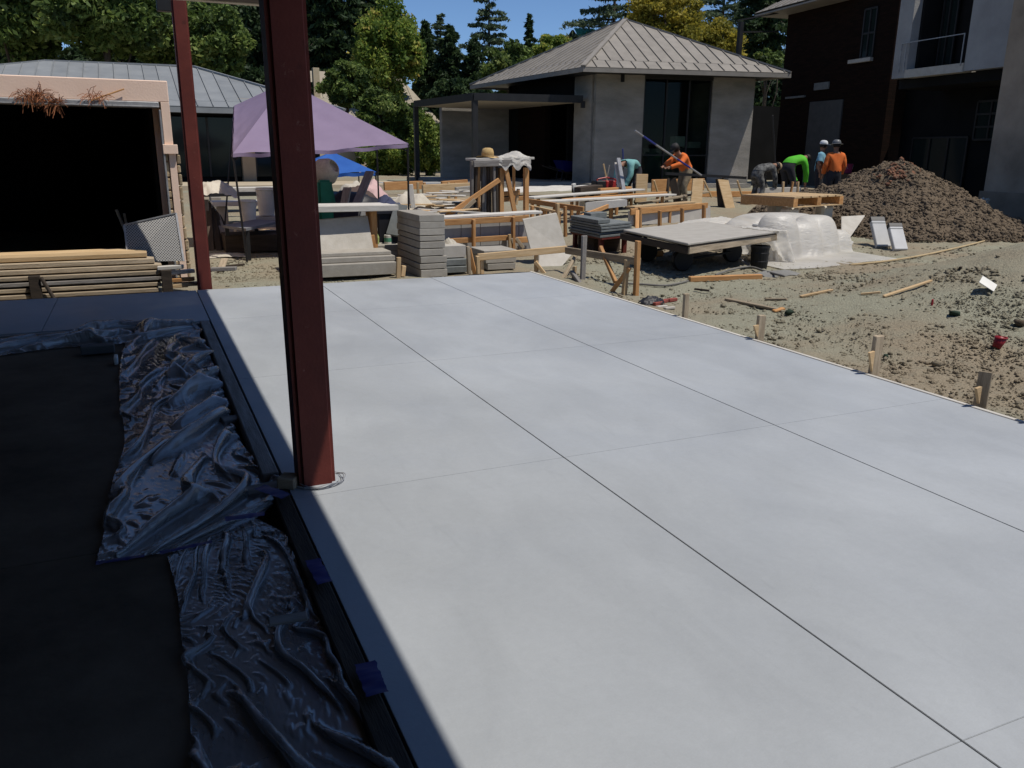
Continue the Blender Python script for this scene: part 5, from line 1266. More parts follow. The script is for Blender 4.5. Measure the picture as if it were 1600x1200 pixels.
# milky heap right of the cart: built further down, once the solver is defined
d0 = P(1196, 348, 11.35)
def drape(u, v):
    # sheet hanging over the right end of the deck
    a = cR.lerp(cB, .0 + .45 * u) + V3((-.25, -.05, .05)); out = V3((.62, -.33, 0))
    if v < .35: p = a + out * (v / .35) * .42
    else:
        t = (v - .35) / .65; p = a + out * (.42 + .22 * t) + V3((0, 0, -(zk + .02 - terr(a.x, a.y)) * t))
    return p + V3((.05 * fbm(u * 4, v * 3, 3.0) + .03 * math.sin(u * 17), .05 * fbm(u * 4, v * 3, 9.0), .02 * fbm(u * 9, v * 9, 1.0)))
o = grid_obj('plastic_drape', drape, 30, 34, PL_white); tag(o, 'milky plastic sheet hanging off the right end of the cart deck', 'plastic sheet')
rag('plastic_cover', P(1115, 345, 13.3) - V3((0, 0, .1)), .75, .3, .16, PL_white, 'small milky plastic bunch on the back of the cart deck', 'plastic sheet', seed=41)
MB().tube([P(1177, 352, 11.9), P(1200, 355, 11.6), P(1217, 359, 11.3)], .035, 8).build('rolled_sheet', M_white, None, label='rolled white sheet lying on the right end of the cart deck', cat='roll')
pw_ = P(795, 252, TY + .0)
def wrap(u, v):
    px = 779 + 50 * u; p = P(px, 247, TY - .12 + .0); b = .14 * math.sin(u * 3.0) * (u > .3)
    if v < .4: q = p + V3((0, .75 * (1 - v / .4), .03 + .10 * math.exp(-((u - .72) / .2) ** 2) * math.sin(3.1 * v / .4)))
    else: q = p + V3((0, -.05 * (v - .4), .03 - (.16 + .10 * math.sin(u * 8) ** 2) * (v - .4) / .6))
    return q + V3((.02 * fbm(u * 5, v * 5), .02 * fbm(u * 5, v * 5, 3), .025 * fbm(u * 6, v * 6, 5)))
o = grid_obj('plastic_wrap', wrap, 30, 20, PL_white); tag(o, 'crumpled clear wrap over the right half of the timber rack top', 'plastic sheet')

# sheets on the interior floor: thin film relaxed with position based springs so that it buckles into real folds
def relax(X, ru, rv, floor, iters, g=.0006, bend=.25, pin=None, fric=.0, up=0.0):
    P0 = X.copy(); vel = np.zeros_like(X)
    def con(a, b, rest, k):
        d = X[b] - X[a]; l = np.sqrt((d * d).sum(-1, keepdims=True)) + 1e-9; c = d * (.5 * k * (l - rest[..., None]) / l)
        acc[a] += c; acc[b] -= c; cnt[a] += k; cnt[b] += k
    sl = np.s_
    dd = np.sqrt(ru[:-1] ** 2 + rv[:, :-1] ** 2)
    for it in range(iters):
        old = X.copy(); X = X + vel * .9; X[..., 2] -= g
        for _ in range(4):
            acc = np.zeros_like(X); cnt = np.full(X.shape[:2] + (1,), 1e-6)
            con(sl[:, :-1], sl[:, 1:], ru, 1.0); con(sl[:-1, :], sl[1:, :], rv, 1.0)
            con(sl[:-1, :-1], sl[1:, 1:], dd, .5); con(sl[1:, :-1], sl[:-1, 1:], dd, .5)
            con(sl[:, :-2], sl[:, 2:], ru[:, :-1] + ru[:, 1:], bend); con(sl[:-2, :], sl[2:, :], rv[:-1] + rv[1:], bend)
            X = X + acc / cnt * 1.3
            if pin is not None: X[pin] = P0[pin]
            h = floor(X[..., 0], X[..., 1]); low = X[..., 2] < h
            X[..., 2] = np.where(low, h, X[..., 2])
            if fric:
                X[..., 0] = np.where(low, X[..., 0] * (1 - fric) + old[..., 0] * fric, X[..., 0]); X[..., 1] = np.where(low, X[..., 1] * (1 - fric) + old[..., 1] * fric, X[..., 1])
        vel = (X - old)
    return X
def upsample(X):
    def up1(A):
        B = np.empty((A.shape[0] * 2 - 1,) + A.shape[1:]); B[::2] = A; B[1::2] = (A[:-1] + A[1:]) / 2; return B
    return up1(up1(X).swapaxes(0, 1)).swapaxes(0, 1)
def crp(pts, t):
    n = len(pts) - 1; x = t * n; i = min(int(x), n - 1); f = x - i
    p0, p1, p2, p3 = pts[max(i - 1, 0)], pts[i], pts[i + 1], pts[min(i + 2, n)]
    return .5 * ((2 * p1) + (p2 - p0) * f + (2 * p0 - 5 * p1 + 4 * p2 - p3) * f * f + (3 * p1 - p0 - 3 * p2 + p3) * f ** 3)
def grid_mesh(name, X, m_, label, cat='plastic sheet', smooth=True):
    nv_, nu_ = X.shape[:2]; F = np.array([(a, a + 1, a + nu_ + 1, a + nu_) for r in range(nv_ - 1) for a in range(r * nu_, r * nu_ + nu_ - 1)])
    me = fast_mesh(name, X.reshape(-1, 3), F, m_, smooth=smooth); o = bpy.data.objects.new(name, me); COL.objects.link(o); return tag(o, label, cat)
def floor_sheet(name, Lc, Rc, nu, nv, ex, ey, seed, label, base=-.045):
    Lp = [Gz(*q, base) for q in Lc]; Rp = [Gz(*q, base) for q in Rc]; rg = np.random.default_rng(seed)
    X = np.array([[tuple(crp(Lp, v / nv).lerp(crp(Rp, v / nv), u / nu)) for u in range(nu + 1)] for v in range(nv + 1)])
    def rests(X, ex, ey, sd):
        r = np.random.default_rng(sd); ru = np.linalg.norm(X[:, 1:] - X[:, :-1], axis=-1); rv = np.linalg.norm(X[1:] - X[:-1], axis=-1)
        fu = np.array([[.5 + .9 * fbm(u / X.shape[1] * 3, v / X.shape[0] * 3, sd) for u in range(ru.shape[1])] for v in range(ru.shape[0])]); fv = np.array([[.5 + .9 * fbm(u / X.shape[1] * 3, v / X.shape[0] * 3, sd + 5.5) for u in range(rv.shape[1])] for v in range(rv.shape[0])])
        return ru * (1 + ex * np.clip(fu, .25, 1.3)), rv * (1 + ey * np.clip(fv, .2, 1.3))
    fl_ = lambda x, y: np.full_like(x, base + .006)
    ru, rv = rests(X, ex, ey, seed)
    X[..., 2] += .012 + .02 * rg.random(X.shape[:2])
    def border(X):
        p_ = np.zeros(X.shape[:2], bool); p_[0] = p_[-1] = True; p_[:, 0] = p_[:, -1] = True; return p_
    X[..., 2] += .10 * np.array([[max(0, ridged(u / nu * 4.2 + .5 * fbm(u / nu * 2, v / nv * 2, seed), v / nv * 1.5, seed)) ** 2 for u in range(nu + 1)] for v in range(nv + 1)])
    X[border(X), 2] = base + .008
    X = relax(X, ru, rv, fl_, 60, .0002, .25, border(X))
    for lv in range(2):
        ru0, rv0 = ru, rv; X = upsample(X)
        X[..., 2] += (.004 if lv == 0 else .001) * rg.normal(size=X.shape[:2])
        ru = np.repeat(ru0, 2, 1) / 2; ru = np.concatenate([np.repeat(ru[:-1], 2, 0), ru[-1:]], 0); rv = np.repeat(rv0, 2, 0) / 2; rv = np.concatenate([np.repeat(rv[:, :-1], 2, 1), rv[:, -1:]], 1)
        ru = ru * (1.02 if lv == 0 else 1.006); rv = rv * (1.015 if lv == 0 else 1.004)
        X = relax(X, ru, rv, fl_, 26 if lv == 0 else 12, .00008, .3, border(X))
    return grid_mesh(name, X, PL_clear, label, smooth=False)
floor_sheet('floor_plastic', [(205, 513), (190, 560), (187, 620), (195, 690), (176, 755), (166, 820), (150, 882)], [(302, 507), (322, 545), (345, 600), (358, 650), (385, 705), (446, 768), (330, 856)], 36, 54, .60, .10, 2, 'upper crumpled clear plastic sheet gathered towards the nearest red post')
floor_sheet('floor_plastic', [(262, 872), (278, 935), (284, 1000), (296, 1090), (300, 1250)], [(400, 812), (462, 850), (528, 955), (560, 1045), (668, 1250)], 36, 48, .62, .10, 9, 'lower crumpled clear plastic sheet along the shaded slab edge')
floor_sheet('floor_plastic', [(-20, 535), (90, 522), (180, 512), (300, 506)], [(-20, 560), (90, 545), (190, 538), (305, 520)], 14, 60, .35, .15, 15, 'rolled back plastic edge along the shaded walkway')
# milky sheeting dropped over the bags under the pallet
def heap_sheet():
    a, b, c = G(1222, 414), G(1335, 398), P(1318, 338, 13.6)
    ex_ = V3((b.x - a.x, b.y - a.y, 0)); ey_ = V3((.75, 2.0, 0)); o0 = V3((a.x, a.y, 0))
    lumps = [(o0 + ex_ * .12 + ey_ * .36, .30, .26, .68), (o0 + ex_ * .40 + ey_ * .33, .34, .26, .52), (o0 + ex_ * .64 + ey_ * .38, .36, .28, .60), (o0 + ex_ * .90 + ey_ * .32, .26, .24, .32), (o0 + ex_ * .35 + ey_ * .8, .9, .45, .60)]
    def hf(x, y):
        z = np.full_like(x, -.055) + .6 * np.clip((y - 11.5) / 12.5, 0, 1) ** 2 * 1.2
        for p, rx, ry, hh in lumps:
            d = np.sqrt(((x - p.x) / rx) ** 2 + ((y - p.y) / ry) ** 2); z = np.maximum(z, -.06 + (hh + .06) * np.clip(1 - (d / 1.5) ** 5, 0, 1))
        return z + .012
    nu, nv = 44, 34; rg = np.random.default_rng(3)
    X = np.array([[tuple(o0 + ex_ * (-.20 + 1.27 * u / nu) + ey_ * (-.42 + 1.47 * v / nv) + V3((0, 0, .74))) for u in range(nu + 1)] for v in range(nv + 1)])
    ru = np.linalg.norm(X[:, 1:] - X[:, :-1], axis=-1); rv = np.linalg.norm(X[1:] - X[:-1], axis=-1)
    X[..., 2] += .03 * rg.random(X.shape[:2])
    X = relax(X, ru, rv, hf, 110, .004, .12, None, .35)
    X = upsample(X); X[..., 2] += .004 * rg.normal(size=X.shape[:2])
    ru = np.repeat(ru, 2, 1) / 2; ru = np.concatenate([np.repeat(ru[:-1], 2, 0), ru[-1:]], 0) * 1.01; rv = np.repeat(rv, 2, 0) / 2; rv = np.concatenate([np.repeat(rv[:, :-1], 2, 1), rv[:, -1:]], 1) * 1.01
    X = relax(X, ru, rv, hf, 25, .002, .12, None, .35)
    grid_mesh('plastic_heap', X, PL_white, 'milky plastic sheeting heaped right of the cart')
heap_sheet()
# blue tape
M_tape = mat('blue_tape', (.02, .022, .15), (.014, .016, .10), rough=.5)
def tape(a, b, w_, z, label):
    p = Gz(*a, z); q = Gz(*b, z); d = (q - p).normalized(); nn = V3((-d.y, d.x, 0)) * w_ / 2
    def fn(u, v): r = p.lerp(q, u) + nn * (2 * v - 1); return r + V3((.006 * fbm(u * 6, v), .003 * fbm(u * 5, v, 4), .004 * fbm(u * 4, v, 2) + .012))
    o = grid_obj('blue_tape', fn, 24, 3, M_tape); return tag(o, label, 'tape')
tape((405, 764), (448, 779), .07, .02, 'blue tape strip binding the plastic at the foot of the nearest post')
tape((352, 815), (412, 806), .05, .05, 'curved blue tape strip at the top of the lower plastic sheet')
tape((250, 868), (330, 850), .03, .03, 'long blue tape strip between the two plastic sheets')
tape((150, 884), (225, 872), .03, .012, 'blue tape along the lower hem of the upper plastic sheet')
tape((488, 878), (508, 915), .06, .02, 'blue tape patch on the dark form strip')
tape((570, 1040), (590, 1090), .07, .02, 'blue tape patch low on the dark form strip')
p = Gz(181, 560, 0); block('white_tag', p + V3((0, 0, -.01)), (.03, .14, .06), M_white, None, label='small white printed tag at the left edge of the upper plastic', cat='tag')
p = Gz(153, 545, 0); block('dark_carton', p, (.26, .12, .07), mat('dim_card', (.10, .095, .09)), None, label='flat dim carton lying left of the upper plastic', cat='carton')
p0 = Gz(420, 972, .03); p1 = Gz(480, 962, .03); plank('flat_stick', p0, p1, .05, .012, M_woodgrey, None, 'flat dim strip lying across the lower plastic sheet', 'strip')

# ------------------------------------------------------------------ spoil heap and clods
PC = V3((17.1, 14.6, 0))
def pileh(x, y):
    h = 0
    for cx_, cy_, r, hh in ((16.65, 14.8, 3.15, 1.55), (15.9, 15.9, 2.3, .85), (18.1, 13.5, 1.9, .5)):
        d = math.hypot((x - cx_) / 1.0, (y - cy_) / 1.0) / r
        if d < 1: h = max(h, hh * (1 - d) ** .85 * (1 if d > .15 else 1)) if False else h + 0
        h = max(h, hh * max(0, 1 - d) ** .95)
    return h
xs = np.linspace(11, 22, 190); ys = np.linspace(10.2, 19.5, 160); V_ = []; 
for y in ys:
    for x in xs:
        h = pileh(x, y); wv = fbm(x * 1.3, y * 1.3, 2) * .14 + fbm(x * 4, y * 4, 5) * .08 + fbm(x * 11, y * 11, 9, 2) * .05
        k = sstep(0, .15, h)
        V_.append((x, y, terr(x, y) - .08 + (h + .06 + wv * (1 - .3 * sstep(1.3, 1.7, h))) * k))
nx = len(xs); F_ = [(j * nx + i, j * nx + i + 1, (j + 1) * nx + i + 1, (j + 1) * nx + i) for j in range(len(ys) - 1) for i in range(nx - 1) if V_[j * nx + i][2] > terr(*V_[j * nx + i][:2]) - .079]
me = fast_mesh('spoil_heap', np.array(V_), np.array(F_), M_pile, smooth=True)
heap_o = bpy.data.objects.new('spoil_heap', me); COL.objects.link(heap_o); tag(heap_o, 'large brown heap of dug earth in front of the dark house', 'dirt pile')
bmx = bmesh.new(); bmesh.ops.create_icosphere(bmx, subdivisions=1, radius=1); ICO_V = np.array([v.co[:] for v in bmx.verts]); ICO_F = np.array([[v.index for v in f.verts] for f in bmx.faces]); bmx.free()
def clods(name, pts, sizes, m_, squash=.75):
    n = len(pts); k = len(ICO_V)
    q = np.tile(ICO_V, (n, 1, 1)) * (1 + .28 * rng.normal(size=(n, k, 1))) * np.array([1, 1, squash])
    a = rng.uniform(0, 6.28, n); c, s = np.cos(a), np.sin(a)
    x = q[:, :, 0] * c[:, None] - q[:, :, 1] * s[:, None]; y = q[:, :, 0] * s[:, None] + q[:, :, 1] * c[:, None]
    sx = sizes[:, None] * rng.uniform(.7, 1.35, n)[:, None]
    V = np.stack([x * sx + pts[:, 0:1], y * sizes[:, None] + pts[:, 1:2], q[:, :, 2] * sizes[:, None] + pts[:, 2:3]], 2).reshape(-1, 3)
    F = (ICO_F[None] + (np.arange(n) * k)[:, None, None]).reshape(-1, 3)
    me = fast_mesh(name, V, F, m_); o = bpy.data.objects.new(name, me); return o
pp = []; ss = []
while len(pp) < 30000:
    x = random.uniform(11.5, 21.5); y = random.uniform(10.5, 19); h = pileh(x, y)
    if h < .02 or y - 14.6 > 2.2 + .0 * x: continue
    s = min(.055, .011 * (random.random() + .03) ** -.5); pp.append((x, y, terr(x, y) - .02 + h + fbm(x * 1.3, y * 1.3, 2) * .14 + fbm(x * 4, y * 4, 5) * .08)); ss.append(s)
o = clods('heap_clods', np.array(pp), np.array(ss), M_pile); link(o, heap_o); o['kind'] = 'stuff'
pp = []; ss = []
while len(pp) < 7500:
    px = random.uniform(900, 1680); py = 430 + 270 * random.random() ** .8; p = G(px, py)
    if p.x < 5.22 or (p.y > 10.8 and p.x < 5.2): continue
    dens = .35 + .65 * sstep(-.1, .35, fbm(p.x * .7, p.y * .7, 3)) + .6 * sstep(8, 10, p.x)
    if random.random() > dens: continue
    s = min(.026, .0055 * (random.random() + .015) ** -.42); pp.append((p.x, p.y, p.z + s * .3)); ss.append(s)
for i in range(2500):
    px = random.uniform(320, 700); py = random.uniform(392, 448); p = G(px, py)
    if p.y > 10.85: pp.append((p.x, p.y, p.z)); ss.append(random.uniform(.006, .02))
for i in range(2500):
    px = random.uniform(880, 1560); py = random.uniform(385, 440); p = G(px, py)
    if p.x > 5.3: pp.append((p.x, p.y, p.z)); ss.append(random.uniform(.008, .03))
o = clods('yard_clods', np.array(pp), np.array(ss), M_clod); COL.objects.link(o); tag(o, 'small earth clods strewn over the yard', 'clods', kind='stuff')
# reddish crest clods on the heap
q = V3((16.3, 14.55, 0)); q.z = terr(q.x, q.y) + pileh(q.x, q.y)
o = clods('red_clay_lump', np.array([(lambda a, b: (a, b, terr(a, b) + pileh(a, b) + .03))(q.x + random.gauss(0, .30), q.y - .15 + random.gauss(0, .16)) for i in range(70)]), rng.uniform(.02, .07, 70), mat('red_clay', (.20, .095, .055), (.13, .065, .04), rough=.95)); link(o, heap_o); o['kind'] = 'stuff'
# single stones and litter
M_moss = mat('dark_green_stone', (.03, .05, .03), (.018, .03, .018), rough=.9)
def stone(px, py, s, m_, label, nm='stone', cat='stone'):
    p = G(px, py); o = clods(nm, np.array([(0, 0, 0)]), np.array([s]), m_, .7)
    for v in o.data.vertices: pass
    o.location = p + V3((0, 0, s * .45)); COL.objects.link(o); return tag(o, label, cat)
stone(1233, 492, .055, M_moss, 'dark green lump beside the small orange offcut')
stone(1490, 494, .06, M_moss, 'dark green lump on the slope below the white card')
stone(1464, 572, .05, M_clod, 'pale pointed stone near the tallest slab edge stake')
stone(1432, 487, .025, M_moss, 'small dark lump left of the green one on the slope')
stone(1130, 480, .045, M_clod, 'flat brown clod right of the thin stake')
stone(1384, 558, .03, M_moss, 'small dark lump right of the tallest stake')
stone(1593, 510, .07, M_pile, 'dark clod at the right picture edge')
M_redp = mat('red_plastic', (.30, .02, .03), (.22, .014, .02), rough=.45)
p = G(1556, 545); rc = empty('red_cup', p, 'crushed red plastic cup on the dirt at the right', 'cup')
MB().lathe([(.036, 0), (.044, .05), (.05, .10), (.046, .10)], p + V3((0, 0, .01)), 12, Matrix.Rotation(.5, 3, 'Y')).build('cup_body', M_redp, rc, smooth=True)
t = MB(); t.tube([p + V3((.045 + .05 * math.cos(a), .05 * math.sin(a), .10)) for a in np.linspace(0, 6.28, 14)], .006, 5); t.build('rim', M_redp, rc)
p = G(1456, 477); block('red_lighter', p + V3((0, 0, .03)), (.025, .02, .07), M_redp, None, rotz=.4, label='tiny red stub standing on the dirt slope', cat='stub')
p = G(1542, 455); Rm = Euler((.55, -.25, .5)).to_matrix(); b_ = MB(); b_.box((0, 0, 0), (.19, .17, .006)); o = b_.build('white_card', M_white, None, label='bent white card lying on the dirt slope', cat='card'); o.matrix_basis = Matrix.Translation(p + V3((0, 0, .08))) @ Rm.to_4x4()
# sticks on the dirt
for (x0, y0, x1, y1, w_, m_, lab) in ((1135, 470, 1215, 487, .07, M_woodold, 'weathered board half buried behind the second stake'), (1208, 489, 1225, 485, .06, M_wood, 'small orange offcut beside the dark green lump'), (1250, 466, 1300, 456, .05, M_woodpale, 'pale splintered lath in the middle of the dirt'), (1380, 466, 1455, 442, .035, M_woodpale, 'long thin lath on the dirt towards the slope'), (1195, 470, 1230, 471, .03, M_woodold, 'short twig like strip on the dirt'), (1085, 454, 1108, 457, .02, M_wooddark, 'thin dark twig on the dirt in front of the orange timber'), (1345, 462, 1375, 460, .025, M_woodpale, 'short lath left of the long thin lath'), (1500, 421, 1530, 415, .03, M_wooddark, 'dark stick on the track below the heap')):
    a = G(x0, y0); b = G(x1, y1); plank('lath', a + V3((0, 0, .02)), b + V3((0, 0, .025)), w_, .025, m_, None, lab, 'lath', rag=.008)
# black bag and red scraps at the slab edge
p = G(1012, 476); rag('black_bag', (p.x + .05, p.y, p.z), .16, .10, .10, M_blackt, 'black plastic bag crumpled at the slab edge', 'bag', seed=51)
for k, (px, py, r) in enumerate(((1028, 478, .1), (1040, 475, .5), (1050, 472, -.2))):
    p = G(px, py); plank('red_scrap', p + V3((-.07, -.02, .03)), p + V3((.07, .03 + .1 * r, .03)), .05, .04, mat('red_scrap_m', (.28, .07, .05), (.2, .05, .04)), None, ('left', 'middle', 'right')[k] + ' red scrap piece beside the black bag', 'scrap')
for k, (px, py) in enumerate(((1035, 482), (1047, 484))):
    p = G(px, py); plank('pale_scrap', p + V3((-.08, 0, .02)), p + V3((.07, .02, .02)), .05, .03, M_stonelt, None, ('left', 'right')[k] + ' pale scrap block in front of the red scraps', 'scrap')

# ------------------------------------------------------------------ pallet, boxes, boards by the heap
pa = P(1235, 322, 13.4); zp = P(1235, 316, 13.4).z
a = P(1157, 316, 14.6); b = P(1240, 317, 13.3); c = P(1317, 318, 13.9)
pl_ = empty('pallet', b, 'raw wooden pallet lying on top of the plastic heap', 'pallet')
zt_ = P(1240, 308, 13.3).z; zl_ = P(1240, 325, 13.3).z
ux = V3((c.x - b.x, c.y - b.y, 0)); uy = V3((a.x - b.x, a.y - b.y, 0)); o0 = V3((b.x, b.y, 0))
for k in range(6):
    s = k / 6; q = o0 + ux * (s + .01); MB().prism([q + V3((0, 0, zt_ - .03)), q + ux * .135 + V3((0, 0, zt_ - .03)), q + ux * .135 + uy + V3((0, 0, zt_ - .03)), q + uy + V3((0, 0, zt_ - .03))], (0, 0, .03)).build('deck_board', M_woodpale, pl_)
for k in range(3):
    q = o0 + ux * (k * .46); MB().prism([q + V3((0, 0, zl_ + .02)), q + ux * .08 + V3((0, 0, zl_ + .02)), q + ux * .08 + uy + V3((0, 0, zl_ + .02)), q + uy + V3((0, 0, zl_ + .02))], (0, 0, zt_ - zl_ - .055)).build('stringer', M_wood, pl_)
for k in range(3):
    q = o0 + uy * (k * .45); MB().prism([q + V3((0, 0, zl_)), q + ux + V3((0, 0, zl_)), q + ux + uy * .1 + V3((0, 0, zl_)), q + uy * .1 + V3((0, 0, zl_))], (0, 0, .018)).build('bottom_board', M_woodpale, pl_)
for u, v, lab in ((.15, .2, 'front left'), (.85, .2, 'front right'), (.5, .8, 'rear')):
    q = o0 + ux * u + uy * v; zg = max(terr(q.x, q.y), terr(q.x, q.y) + pileh(q.x, q.y) - .1); block('cement_bag', (q.x, q.y, (zg + zl_) / 2), (.34, .26, max(.1, zl_ - zg - .01)), M_tarp, None, bevel=.05, label='%s cement bag under the pallet' % lab, cat='bag')
def toolbox(p, L_, w_, h_, rx, label):
    e = empty('tile_box', p, label, 'box')
    d = V3((.28, .62, .75)).normalized(); x = V3((.93, -.36, 0)); n = d.cross(x)
    M = Matrix((x, d, x.cross(d))).transposed()
    b_ = MB(); b_.box(p + d * L_ * .44, (w_, L_ * .86, h_), M); b_.build('carton', mat('box_white', (.50, .495, .485), (.44, .435, .425)), e, bevel=.01)
    b_ = MB(); b_.box(p + d * L_ * .93, (w_ * 1.04, L_ * .14, h_ * 1.08), M); b_.build('end_cap', M_blackt, e, bevel=.008)
    b_ = MB(); b_.box(p + d * L_ * .78 - x.cross(d) * -(h_ * .51), (w_ * .98, .015, .006), M); b_.build('band', M_slate, e)
toolbox(G(1380, 387), .72, .28, .10, 0, 'left white box with dark end leaning on the earth heap')
toolbox(G(1407, 392), .62, .26, .10, 0, 'right white box with dark end leaning on the earth heap')
tile(P(1316, 372, 12.9), P(1328, 372, 12.9), P(1352, 337, 13.4), P(1316, 339, 13.4), 'pale board leaning behind the right end of the plastic heap')
p = P(1540, 312, 15.5); o = clods('light_rubble', np.array([(p.x + random.gauss(0, .12), p.y, p.z - .1 + random.random() * .12) for i in range(18)]), np.full(18, .06), M_stonelt); COL.objects.link(o); tag(o, 'small pale rubble at the foot of the right stucco wall', 'rubble')

# ------------------------------------------------------------------ sawhorses, poles and props around the workers
WY = 18.6
sh_ = empty('saw_bench', P(1085, 325, WY), 'long dark steel bar resting on plywood sawhorses', 'saw bench')
MB().bar(P(1040, 271, WY), P(1165, 278, WY - .1), .09, .07).build('steel_bar', M_steel, sh_)
for x0, x1, xt, m_, nm in ((1083, 1092, 1090, M_stonelt, 'leg'), (1143, 1133, 1126, M_stonelt, 'leg'), (1040, 1050, 1045, M_wooddark, 'leg'), (1062, 1068, 1050, M_wooddark, 'leg'), (1128, 1124, 1124, M_wooddark, 'leg')):
    plank(nm, P(x0, 329, WY - .1), P(xt, 279, WY), .04, .2, m_, sh_)
MB().prism([P(1078, 330, WY - .3), P(1096, 330, WY - .3), P(1099, 279, WY - .1), P(1083, 279, WY - .1)], (0, .03, 0)).build('side_panel', M_woodpale, sh_)
MB().prism([P(1136, 333, WY - .3), P(1150, 332, WY - .3), P(1138, 280, WY - .1), P(1122, 280, WY - .1)], (0, .03, 0)).build('side_panel', M_woodpale, sh_)
for x0, xt in ((1112, 1100), (1160, 1152), (1030, 1022)): plank('brace', P(x0, 308, WY + .8), P(xt, 282, WY + .7), .04, .05, M_woodpale, sh_)
plank('form_board', P(1090, 303, 20.6), P(1180, 303, 20.6), .1, .16, M_wood, None, 'orange form board behind the sawhorses', 'board')
po = empty('screed_pole', P(1098, 274, WY), 'long blue and white pole slanting over the orange shirted worker', 'pole')
a = P(992, 204, WY - .35); b = P(1096, 274, WY - .35)
cuts = [0, .12, .3, .62, .82, 1]
for i in range(5): MB().tube([a.lerp(b, cuts[i]), a.lerp(b, cuts[i + 1])], .024, 8).build('section', (M_galv, mat('pole_blue', (.03, .04, .22), (.02, .03, .17), rough=.4))[i % 2], po)
plank('aluminium_straightedge', P(977, 312, 18.4), P(966, 247, 18.8), .11, .05, M_galv, None, 'aluminium straightedge leaning left of the teal shirted worker', 'straightedge')
plank('aluminium_straightedge', P(969, 312, 18.5), P(962, 254, 18.9), .07, .04, M_whitewood, None, 'narrow pale batten behind the aluminium straightedge', 'batten')
for k, (x0, x1, yt) in enumerate(((944, 952, 258), (952, 943, 256))): plank('thin_stake', P(x0, 300, 20.8), P(x1, yt, 20.8), .035, .035, M_woodpale if k else M_woodgrey, None, ('right leaning', 'left leaning')[k] + ' thin stake crossing before the pavilion wall', 'stake')
plank('blue_rod', P(974, 262, 20.2), P(973, 232, 20.2), .03, .03, MATS['pole_blue'], None, 'thin blue rod upright against the pavilion wall', 'rod')
q = P(955, 312, 18.8); block('dark_case', (q.x, q.y, terr(q.x, q.y) + .2), (.5, .35, .4), M_black, None, label='dark case beside the teal shirted worker', cat='case')
for k, (px, m_) in enumerate(((1224, M_woodpale), (1247, M_woodpale), (1234, M_wood))):
    a = P(px, 300, 18.0); plank('grade_stake', V3((a.x, a.y, a.z - .3)), P(px + (5 if k == 2 else 0), 284, 18.0), .06, .05, m_, None, ('left', 'right', 'slanted middle')[k] + ' grade stake at the left foot of the earth heap', 'stake')
plank('form_board', P(1185, 298, 18.8), P(1250, 296, 18.8), .1, .14, M_whitewood, None, 'pale form board behind the left foot of the earth heap', 'board')
plank('rebar_pole', P(1212, 265, 19.6), P(1207, 180, 19.6), .05, .03, M_steel, None, 'dark pole upright beside the camouflage worker', 'pole')
p = P(1323, 284, 19.5); bucket(V3((p.x, p.y, p.z + .25)), .13, .28, mat('dark_red_pail', (.18, .012, .05), (.12, .01, .035)), 'dark red bucket right of the orange shirted man by the heap')
block('stand_block', (p.x, p.y, p.z + .05), (.35, .35, .38), M_wooddark, None, label='dark block under the dark red bucket', cat='block')
# ------------------------------------------------------------------ people
M_skin = mat('skin', (.30, .16, .10), (.24, .125, .08), scale=8, rough=.6)
M_jean = mat('dark_trousers', (.035, .035, .042), (.02, .02, .025), rough=.9)
M_khaki = mat('khaki_trousers', (.30, .25, .17), (.16, .13, .085), scale=9, rough=.9)
M_boot = mat('boot', (.05, .035, .02), (.03, .02, .012), rough=.8)
M_orange = mat('orange_shirt', (.72, .17, .035), (.60, .13, .025), scale=5, rough=.85)
M_tealsh = mat('teal_shirt', (.20, .42, .40), (.15, .34, .33), scale=5, rough=.85)
M_ltblue = mat('light_blue_shirt', (.20, .40, .50), (.12, .27, .36), scale=5, rough=.85)
M_neon = mat('neon_green_shirt', (.10, .50, .03), (.07, .38, .02), scale=5, rough=.8)
M_camo = mat('camouflage', (.16, .16, .15), (.025, .025, .027), scale=11, rough=.9, detail=2)
M_hair = mat('black_hair', (.012, .01, .009), (.008, .007, .006), rough=.6)
M_cap = mat('white_cap', (.55, .56, .57), (.45, .46, .47), rough=.7)
M_ghat = mat('grey_hard_hat', (.13, .135, .14), (.09, .095, .10), rough=.4)
M_ghost = mat('dark_hat', (.03, .028, .026), (.02, .018, .017), rough=.7)

def skin_mesh(name, verts, edges, radii, root, m, parent, sub=1):
    me = bpy.data.meshes.new(name); me.from_pydata([tuple(v) for v in verts], edges, [])
    o = bpy.data.objects.new(name + '_tmp', me); COL.objects.link(o)
    o.modifiers.new('skin', 'SKIN')
    sv = me.skin_vertices[0].data if len(me.skin_vertices) else None
    for i, r in enumerate(radii):
        rr = r if isinstance(r, tuple) else (r, r); sv[i].radius = rr; sv[i].use_root = (i == root)
    s = o.modifiers.new('sub', 'SUBSURF'); s.levels = sub; s.render_levels = sub
    bpy.context.view_layer.update()
    dg = bpy.context.evaluated_depsgraph_get(); nm = bpy.data.meshes.new_from_object(o.evaluated_get(dg))
    bpy.data.objects.remove(o); nm.name = name; nm.materials.clear(); nm.materials.append(m)
    for p in nm.polygons: p.use_smooth = True
    ob = bpy.data.objects.new(name, nm); return link(ob, parent)

